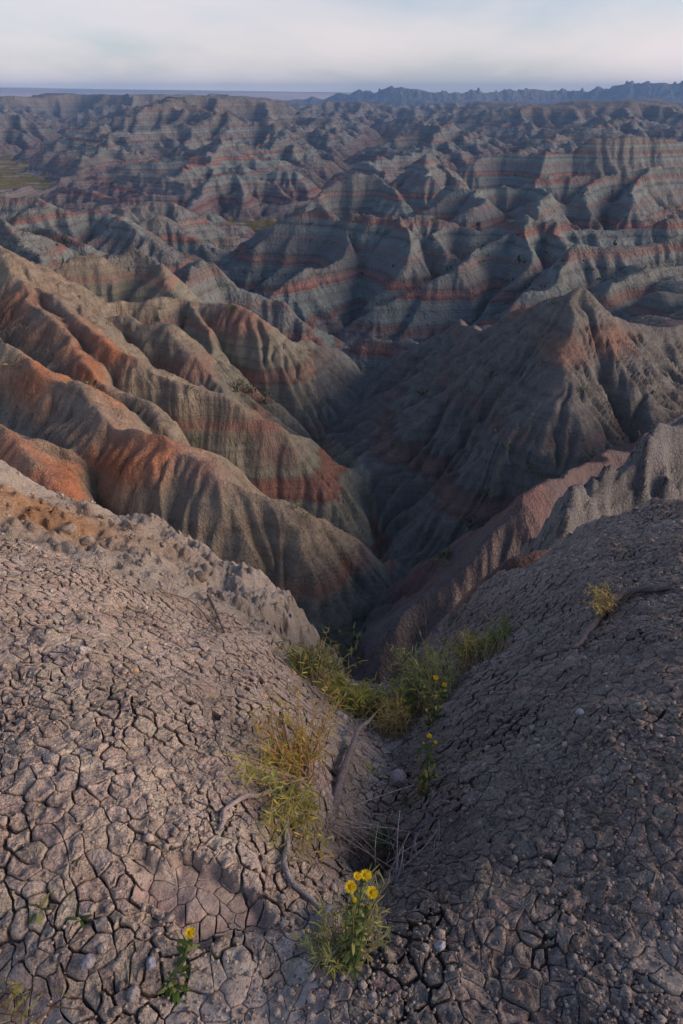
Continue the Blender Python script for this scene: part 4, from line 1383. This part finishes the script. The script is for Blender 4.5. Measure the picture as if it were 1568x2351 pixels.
shrub('green_shrub', 'olive tuft filling the gap left of the large rounded olive shrub', 930, 1650, [(915, 1600, 2.25), (935, 1590, 2.32), (925, 1615, 2.25)], (.03, .03, .03), 34, [OLV, YGR, GGR], .034, .0042, 14, 5, .28)
shrub('yellow_green_shrub', 'low yellowish tuft just below the dark green shrub on the right bank', 1125, 1515, [(1115, 1485, 2.75), (1130, 1480, 2.8)], (.03, .03, .025), 28, [YGR, OLV, GGR], .032, .004, 14, 3, .18)
# dead wood
def wood(name, label, pts, r0, r1, col, twigs=0, twL=.1, sides=7, group=None, cat='branch'):
    P3 = [hit(x, y) + Vector((0, 0, h)) for x, y, h in pts]
    base = P3[0].copy()
    o = empty(name, base)
    tag(o, label, cat, group)
    pb = PB()
    cv = [Vector(q) for q in catmull(P3, .02)]
    pb.tube(cv, r0, r1, col, sides, .18)
    pb.build('limb', M_WOOD, o, base)
    if twigs:
        tb = PB()
        for i in range(twigs):
            if twigs < 20:
                tb = PB()
            p = rnd.choice(cv)
            d = Vector((rnd.gauss(0, 1), rnd.gauss(0, 1), abs(rnd.gauss(0, .5)) + .1)).normalized() * twL * rnd.uniform(.4, 1.2)
            tb.tube(bez(p, p + d * .5 + Vector((rnd.gauss(0, .01), rnd.gauss(0, .01), .01)), p + d - Vector((0, 0, .02)), 5), .0014, .0005, jit(col, .2), 4)
            if twigs < 20:
                tb.build('twig', M_WOOD, o, base)
        if twigs >= 20:
            tb.build('twigs', M_WOOD, o, base)['kind'] = 'stuff'
    return o
wood('dead_branch', 'thick weathered dead branch leaning out of the gully bank', [(765, 1850, -.02), (782, 1805, .03), (797, 1765, .05), (812, 1730, .06), (822, 1705, .075), (845, 1690, .09), (858, 1678, .10)], .019, .006, (.27, .225, .215), 6, .07)
wood('dead_branch', 'long grey branch lying on the right slope above the shrubs', [(1535, 1355, .02), (1490, 1362, .025), (1440, 1372, .035), (1405, 1392, .035), (1375, 1425, .02), (1350, 1455, .012), (1320, 1490, .012), (1250, 1505, .01), (1205, 1520, -.01)], .02, .007, (.20, .175, .17), 10, .12)
wood('dead_branch', 'dark dry branch with a fan of twigs on the left mound crest', [(478, 1375, .03), (490, 1400, .03), (503, 1428, .02), (520, 1466, .0)], .009, .004, (.17, .15, .15), 6, .12)
wood('twig_pile', 'tangle of thin dry twigs below the pale clay bank', [(375, 1362, .01), (420, 1378, .02), (450, 1395, .02), (480, 1430, .015), (505, 1455, .005)], .005, .002, (.30, .23, .18), 34, .16, 5, cat='twigs')
wood('dead_branch', 'thin pale root lying in cracks of the left mound', [(300, 1402, .0), (340, 1412, .008), (380, 1430, .006), (410, 1440, -.004)], .004, .0015, (.40, .30, .22), 2, .05, 5)
wood('dead_branch', 'forked grey twig on the bank right of the hollow', [(905, 1990, -.01), (925, 1950, .03), (950, 1925, .04), (990, 1900, .03), (1010, 1880, .01)], .0042, .0016, (.22, .21, .225), 12, .09, 5)
wood('dead_branch', 'grey stick half buried behind the flowering plant on the right', [(1000, 2080, -.005), (960, 2092, .004), (920, 2100, .004), (880, 2110, -.004)], .003, .0015, GREYW, 3, .04, 5)
# grasses
def grass(name, label, X, Y, n, L, lean, col, r=.0009, spread=.05, cat='grass', blades=None):
    b = hit(X, Y) - Vector((0, 0, .01))
    o = empty(name, b)
    tag(o, label, cat)
    pb = PB()
    dry_stems(pb, b, n, L, lean, col, r, spread)
    pb.build('stalks', M_WOOD, o, b)['kind'] = 'stuff'
    if blades:
        lb = PB()
        for i in range(blades[0]):
            p = b + Vector((rnd.gauss(0, spread), rnd.gauss(0, spread * .6), 0))
            lb.leaf(p, (rnd.gauss(lean[0], .5), rnd.gauss(lean[1], .5), 1), L * rnd.uniform(.4, .9), .0035, jit(rnd.choice(blades[1]), .2), .5)
        lb.build('blades', M_LEAF, o, b, False)['kind'] = 'stuff'
    return o
grass('dry_grass', 'pale dry grass stalks hanging into the dark hollow', 850, 1965, 60, .22, (-.5, .1, .8), (.56, .47, .40), .0017, .06)
grass('dry_grass', 'bluish grey dead stems standing right of the dark hollow', 925, 2000, 26, .15, (.25, .2, .9), (.44, .44, .48), .0017, .05)
grass('dry_grass', 'brown and green grass tuft in the lower left corner', 5, 2300, 50, .15, (.35, .1, .6), (.25, .14, .07), .0008, .05, blades=(30, [OLV, YGR, BRN]))
grass('dry_grass', 'thin bleached stalks crossing below the yellow shrub', 745, 1880, 12, .34, (.9, -.2, .15), (.60, .49, .40), .0017, .02)
grass('grass_tuft', 'tiny green grass tuft alone on the bare right slope', 1212, 2148, 10, .02, (0, 0, 1), OLV, .0005, .008, blades=(16, [OLV, DGR]))
# flowering plants
def flower(parent, org, pos, nrm, R_, open_=1., cols=((.85, .60, .015), (.80, .46, .01)), npet=30):
    """a gumweed head: green cup, rough disc, ray petals"""
    nrm = Vector(nrm).normalized()
    a = nrm.cross(Vector((.2, .9, .1))).normalized()
    b = nrm.cross(a)
    h = empty('flower_head', pos - org)
    h.parent = parent
    cup = PB()
    rings = [(.0, -.55), (.34, -.5), (.52, -.28), (.50, -.02), (.40, .06)]
    base = 0
    for r, z in rings:
        for k in range(12):
            t = 2 * math.pi * k / 12
            cup.v.append((a * math.cos(t) + b * math.sin(t)) * (r * R_) + nrm * (z * R_))
            cup.c.append(jit((.12, .17, .035), .3))
    for i in range(len(rings) - 1):
        for k in range(12):
            k2 = (k + 1) % 12
            cup.f += [(i * 12 + k, i * 12 + k2, i * 12 + 12 + k2), (i * 12 + k, i * 12 + 12 + k2, i * 12 + 12 + k)]
    for k in range(26):
        t = rnd.uniform(0, 6.28)
        d = a * math.cos(t) + b * math.sin(t)
        cup.leaf(d * (.45 * R_) + nrm * (rnd.uniform(-.45, -.05) * R_), d + nrm * .3, .22 * R_, .09 * R_, jit(GRN), .8)
    cup.build('calyx', M_LEAF, h, None)
    disc = PB()
    for k in range(70):
        q = (k + .5) / 70
        rr = math.sqrt(q) * .38 * R_
        t = k * 2.39996
        disc.ball((a * math.cos(t) + b * math.sin(t)) * rr + nrm * (R_ * (.08 + .13 * (1 - q))), .05 * R_, jit(cols[1] if q < .75 else cols[0], .15), 1, .1)
    disc.build('disc', M_PETAL, h, None)
    if open_ > .3:
        pe = PB()
        for lay in (0, 1):
            for k in range(npet):
                t = 2 * math.pi * (k + .5 * lay + rnd.uniform(-.2, .2)) / npet
                d = a * math.cos(t) + b * math.sin(t)
                L = R_ * rnd.uniform(.5, .66) * open_
                pe.leaf(d * (.38 * R_) + nrm * (R_ * (.02 + .05 * lay)), d + nrm * (rnd.uniform(.05, .3) + .3 * lay), L, .115 * R_, jit(cols[0], .1), rnd.uniform(-.1, .25), shape=(.7, 1, .9))
        pe.build('petals', M_PETAL, h, None, False)['kind'] = 'stuff'
    return h
def gumweed(name, label, bX, bY, heads, leaves=26, leafcol=(GRN, DGR, OLV), leafL=.035, leafW=.012, group='yellow flowering plants', extra=4, dry=0, stemc=(.16, .15, .05)):
    base = hit(bX, bY) - Vector((0, 0, .008))
    o = empty(name, base)
    tag(o, label, 'flower', group)
    stm, fol = PB(), PB()
    ends = []
    for (X, Y, D, R_, op, fc) in heads:
        p = PV(X, Y, D)
        nrm = (-p.normalized() * fc + Vector((rnd.uniform(-.35, .35), rnd.uniform(-.2, .3), 1.))).normalized()
        flower(o, base, p, nrm, R_, op)
        ends.append(p - nrm * R_ * .5)
    for i in range(extra):
        e = rnd.choice(ends)
        ends.append(base.lerp(e, rnd.uniform(.5, .9)) + Vector((rnd.gauss(0, .02), rnd.gauss(0, .02), 0)))
    for e in ends:
        b1 = base + Vector((rnd.gauss(0, .006), rnd.gauss(0, .006), 0))
        pts = bez(b1, b1.lerp(e, .5) + Vector((rnd.gauss(0, .012), rnd.gauss(0, .012), .01)), e, 8)
        stm.tube(pts, .0022, .0012, jit(stemc), 5)
        for k in range(leaves):
            t = (k + rnd.random()) / leaves
            q = min(6.999, t * 7)
            a = int(q)
            p = pts[a].lerp(pts[a + 1], q - a)
            d = Vector((rnd.gauss(0, 1), rnd.gauss(0, 1), .55))
            dead = rnd.random() < dry * (1 - t)
            fol.leaf(p, d, leafL * rnd.uniform(.5, 1.) * (1.15 - .5 * t), leafW * rnd.uniform(.7, 1.1) * (.5 if dead else 1), jit((.28, .16, .07) if dead else rnd.choice(leafcol), .25), .5, shape=(.45, 1, .85))
    stm.build('stem', M_LEAF, o, base)
    fol.build('leaves', M_LEAF, o, base, False)['kind'] = 'stuff'
    return o
gumweed('flowering_gumweed', 'gumweed plant with three open yellow flowers, nearest in the centre foreground', 803, 2222,
        [(805, 2036, .845, .0148, 1, 1.3), (840, 2010, .865, .0148, 1, .2), (855, 2050, .85, .0148, 1, 1.1), (820, 2012, .88, .012, .8, .3), (813, 2066, .835, .0135, 0, 1.2), (845, 2082, .835, .011, 0, 1.2), (833, 2026, .86, .010, 0, .4)], 10, leafL=.03, leafW=.0085, extra=4)
gumweed('flowering_gumweed', 'small gumweed with one open flower and buds at the lower left', 405, 2268,
        [(437, 2142, .80, .0135, 1, .4), (386, 2200, .785, .0115, 0, .9), (423, 2234, .775, .0105, 0, .9)], 17, leafL=.042, leafW=.013, extra=6)
gumweed('flowering_gumweed', 'tall gumweed with dry brown lower leaves beside the gully bed', 965, 1835,
        [(986, 1690, 1.66, .013, .6, .6), (972, 1706, 1.62, .010, 0, .6), (1000, 1704, 1.64, .011, .4, .6)], 13, (GRN, DGR, YGR), .04, .011, extra=3, dry=1.1)
gumweed('flowering_gumweed', 'gumweed with orange heads in front of the large rounded olive shrub', 988, 1668,
        [(1000, 1556, 2.1, .014, .7, .5), (1020, 1572, 2.1, .014, .6, .5), (974, 1578, 2.08, .012, .3, .5), (1002, 1590, 2.05, .012, 0, .6)], 13, (GRN, DGR, YGR), .04, .011, extra=3, dry=.8)
# grey green herb around the nearest flower
b = hit(775, 2215)
o = empty('grey_green_herb', b)
tag(o, 'grey green narrow leaved herb sprawling around the nearest yellow flowers', 'plant')
fol, stm = PB(), PB()
shoots(fol, stm, b, [PV(*t) for t in [(690, 2140, .83), (720, 2120, .86), (740, 2170, .81), (760, 2080, .9), (700, 2170, .79), (870, 2120, .85), (890, 2150, .82), (880, 2090, .88), (760, 2200, .78), (870, 2010, .95), (730, 2080, .9)]], (.012, .012, .012), 50, .03, .0032, [GGR, OLV, GGR, YGR, (.30, .26, .12)], 12, .2, .0011, (.33, .26, .14), .03, bspread=.02)
stm.build('stem', M_WOOD, o, b)
fol.build('foliage', M_LEAF, o, b, False)['kind'] = 'stuff'
def rosette(name, label, X, Y, n, L, W, cols, up=.5, cat='plant'):
    b = hit(X, Y) - Vector((0, 0, .004))
    o = empty(name, b)
    tag(o, label, cat)
    for i in range(n):
        pb = PB()
        t = 6.283 * (i + rnd.uniform(-.25, .25)) / n
        l = L * rnd.uniform(.65, 1.1)
        pb.leaf(b, (math.cos(t), math.sin(t), up * rnd.uniform(.5, 1.5)), l, W * rnd.uniform(.8, 1.2), jit(rnd.choice(cols)), .35, shape=(.35, .9, 1))
        pb.build('leaf', M_LEAF, o, b, False)
    return o
rosette('seedling', 'leafy green seedling growing from a crack at far lower left', 88, 2090, 6, .042, .010, [GRN, OLV], .9)
rosette('seedling', 'small green seedling right of the leafiest one at lower left', 185, 2112, 6, .034, .008, [GRN, DGR], .6)
rosette('seedling', 'dark green broad leaved rosette above the hollow', 888, 1930, 8, .075, .02, [DGR, (.05, .10, .03)], .7)
rosette('seedling', 'small bright green sprig on the bank below the dead branch', 850, 1772, 9, .035, .008, [GRN, YGR], .7)
rosette('seedling', 'tiny green sprig between the pink stone and the hollow', 935, 1840, 8, .03, .007, [DGR, GRN], .9)
rosette('seedling', 'yellow green sprig deep in the lower left corner grass', 38, 2262, 8, .03, .006, [YGR, OLV], .8)
# loose stones and clods
def stone(name, label, X, Y, s, col, flat=.7, cat='stone', seed=1, group=None, sink=.3):
    r_ = random.Random(seed)
    bm = bmesh.new()
    bmesh.ops.create_icosphere(bm, subdivisions=3, radius=1)
    dirs = [Vector((r_.gauss(0, 1), r_.gauss(0, 1), r_.gauss(0, 1))).normalized() for _ in range(9)]
    cuts = [r_.uniform(.55, .9) for _ in dirs]
    sx, sy = r_.uniform(.85, 1.2), r_.uniform(.7, 1.)
    a = r_.uniform(0, 6.28)
    b = hit(X, Y)
    V, c_ = [], []
    for v in bm.verts:
        p = v.co.copy()
        for d, k in zip(dirs, cuts):
            e = p.dot(d)
            if e > k:
                p -= d * (e - k) * .85
        p *= 1 + .09 * r_.uniform(-1, 1)
        p = Vector((p.x * sx, p.y * sy, p.z * flat)) * s
        p = Vector((p.x * math.cos(a) - p.y * math.sin(a), p.x * math.sin(a) + p.y * math.cos(a), p.z + s * flat * (1 - sink) * .8))
        V.append(p[:])
        c_.append(col)
    F_ = [[v.index for v in f.verts] for f in bm.faces]
    bm.free()
    o = mesh_np(name, np.array(V), np.array(F_), M_MUD, None, True, {'col': np.array(c_), 'rough': np.full(len(V), .5)})
    o.location = b
    tag(o, label, cat, group)
    return o
stone('stone', 'pinkish grey angular stone lodged in the gully bed', 915, 1797, .042, (.40, .33, .33), .8, seed=3)
stone('stone', 'rounded dark clod on the pale bank near the twigs', 487, 1362, .036, (.30, .26, .225), .7, 'clod', 4)
stone('stone', 'brown clod half buried in the pale bank left of the twigs', 460, 1330, .05, (.33, .26, .2), .8, 'clod', 5)
stone('stone', 'buff clod in the orange stained bank', 155, 1225, .06, (.40, .31, .24), .7, 'clod', 6)
stone('stone', 'large buff clod below the orange stain', 205, 1248, .05, (.42, .34, .28), .7, 'clod', 7)
stone('stone', 'pale clod perched on the far left crest', 60, 1085, .06, (.42, .34, .29), .9, 'clod', 8)
stone('stone', 'white pebble on the left mound below the clay bank', 190, 1498, .02, (.55, .48, .44), .8, seed=9)
stone('stone', 'orange flake standing on the left mound', 310, 1545, .018, (.55, .38, .24), .9, seed=10)
stone('stone', 'grey pebble at the foot of the mound, lower left', 205, 2215, .017, (.33, .30, .31), .8, seed=11)
stone('stone', 'bluish pebble left of the small gumweed', 350, 2218, .016, (.36, .37, .42), .9, seed=12)
stone('stone', 'pale crumbly clod on the silt by the lower left edge', 310, 2285, .016, (.38, .34, .32), .8, 'clod', 13)
stone('stone', 'light grey pebble on the right slope near the bottom', 1010, 2175, .014, (.42, .42, .45), .9, seed=14)
stone('stone', 'pale blue pebble high on the right slope', 1330, 1640, .016, (.45, .46, .50), .8, seed=15)
stone('stone', 'flat purple grey clod on the mud below the roots', 745, 2130, .05, (.27, .24, .25), .45, 'clod', 16)
print('near plants', time.time() - T0)

# ---- bushes in the canyon and on the hills
def clump(pb, p, r, h, n, cols, size):
    for i in range(n):
        d = Vector((rnd.gauss(0, .5), rnd.gauss(0, .5), abs(rnd.gauss(.35, .35))))
        q = p + Vector((d.x * r, d.y * r, d.z * h))
        pb.leaf(q, Vector((d.x, d.y, d.z + .5)), size * rnd.uniform(.6, 1.4), size * .4, jit(rnd.choice(cols), .3), .4)
def bush(label, X, Y, r, cols, group, n=60):
    p = Vector(march(X, Y))
    o = empty('bush', p)
    tag(o, label, 'bush', group)
    fo, st = PB(), PB()
    clump(fo, p, r, r * .9, n, cols, r * .34)
    for i in range(5):
        st.tube(bez(p - Vector((0, 0, .05)), p + Vector((rnd.gauss(0, .2), rnd.gauss(0, .2), .3)) * r, p + Vector((rnd.gauss(0, .5), rnd.gauss(0, .5), .8)) * r, 4), r * .03, r * .012, (.12, .1, .09), 4)
    st.build('stem', M_WOOD, o, p)
    fo.build('foliage', M_LEAF, o, p, False)['kind'] = 'stuff'
G1 = 'green tufts on the left canyon slope'
for X, Y, r, l in [(705, 1189, .30, 'bright green tuft on the rounded nose of the left canyon slope'), (682, 1167, .24, 'green tuft just above the brightest one on the left canyon slope'), (738, 1224, .22, 'green tuft below the brightest one on the left canyon slope'),
                   (565, 1022, .26, 'lone green tuft high in a gully of the left canyon slope'), (223, 1108, .18, 'yellow green tuft on the orange stained clay at left'),
                   (400, 687, .45, 'green tuft on the pale saddle at upper left'), (427, 733, .40, 'small dark tuft under the saddle at upper left'), (532, 714, .6, 'grey green patch on the tip of the striped ridge at left'), (368, 712, .4, 'faint tuft on the grey spur at upper left')]:
    bush(l, X, Y, r, [GRN, OLV, YGR] if 'yellow' in l or 'bright' in l else [GRN, DGR, OLV], G1, 46)
G2 = 'dark bushes in the ravine'
for X, Y, r, l in [(545, 900, .9, 'dark bush at the foot of the striped ridge, left of its pair'), (580, 905, .9, 'dark bush at the foot of the striped ridge, right of its pair'), (610, 930, .8, 'lower dark bush under the striped ridge'),
                   (815, 1505, .8, 'dark green bush low in the ravine mouth, above the gully shrubs'), (790, 1530, .6, 'dark green bush nearest the gully lip in the ravine mouth'), (1075, 1215, .7, 'dark bush on the shaded right canyon wall near the purple ridge'),
                   (1030, 1285, .55, 'dark bush low on the shaded right canyon wall'), (968, 912, .6, 'green bush high on the shaded right canyon wall'), (1115, 1140, .5, 'bush in a furrow of the right canyon wall'), (1215, 1080, .5, 'small bush under the pyramid face'),
                   (1125, 870, .6, 'bush in the upper furrow of the right canyon wall'), (1340, 900, .35, 'dark tuft in the gully of the peaked hill'), (1270, 700, .4, 'green tuft near the top of the peaked hill')]:
    bush(l, X, Y, r, [DGR, DGR, (.05, .07, .03), OLV], G2, 60)
# scrub on the slopes, far too many to count
def scrub(name, n, y0, y1, amax, flow_lo, flow_hi, s0, s1, cols, bias):
    pb = PB()
    k = 0
    yv = np.exp(np.log(y0) + rng.random(n) * math.log(y1 / y0))
    xv = yv * amax * (rng.random(n) * 2 - 1)
    z, a = terrain(xv, yv)
    ze, _ = terrain(xv + .8, yv)
    west = (z - ze) < 0                      # faces that look away from the sun
    pr = sstep(flow_lo, flow_hi, a) * np.where(west, 1., .35) + bias * np.where(west, 1., .3)
    pr *= np.clip(.4 + 1.2 * fbm(xv / 25, yv / 25, 3, 777), .05, 1)
    ok = (rng.random(n) < pr) & (z > floor_z(yv) + 1)
    for x, y, zz in zip(xv[ok], yv[ok], z[ok]):
        s = rnd.uniform(s0, s1) * (1.6 if rnd.random() < .08 else 1)
        clump(pb, Vector((x, y, zz)), s, s * .8, 7, cols, s * .8)
        k += 1
    o = pb.build(name, M_LEAF, None, None, False)
    o['kind'] = 'stuff'
    o['label'] = 'dark low scrub dotted over the clay slopes'
    print(name, k)
scrub('scrub', 16000, 34, 120, .55, 3.5, 6.5, .12, .30, [DGR, (.05, .065, .03), OLV], .05)
scrub('scrub', 42000, 100, 430, .5, 4.5, 7.5, .4, .9, [DGR, (.05, .06, .035), (.06, .07, .03)], .06)
print('all', time.time() - T0)
print('tris', sum(len(o.data.loops) - 2 * len(o.data.polygons) for o in bpy.data.objects if o.type == 'MESH'))
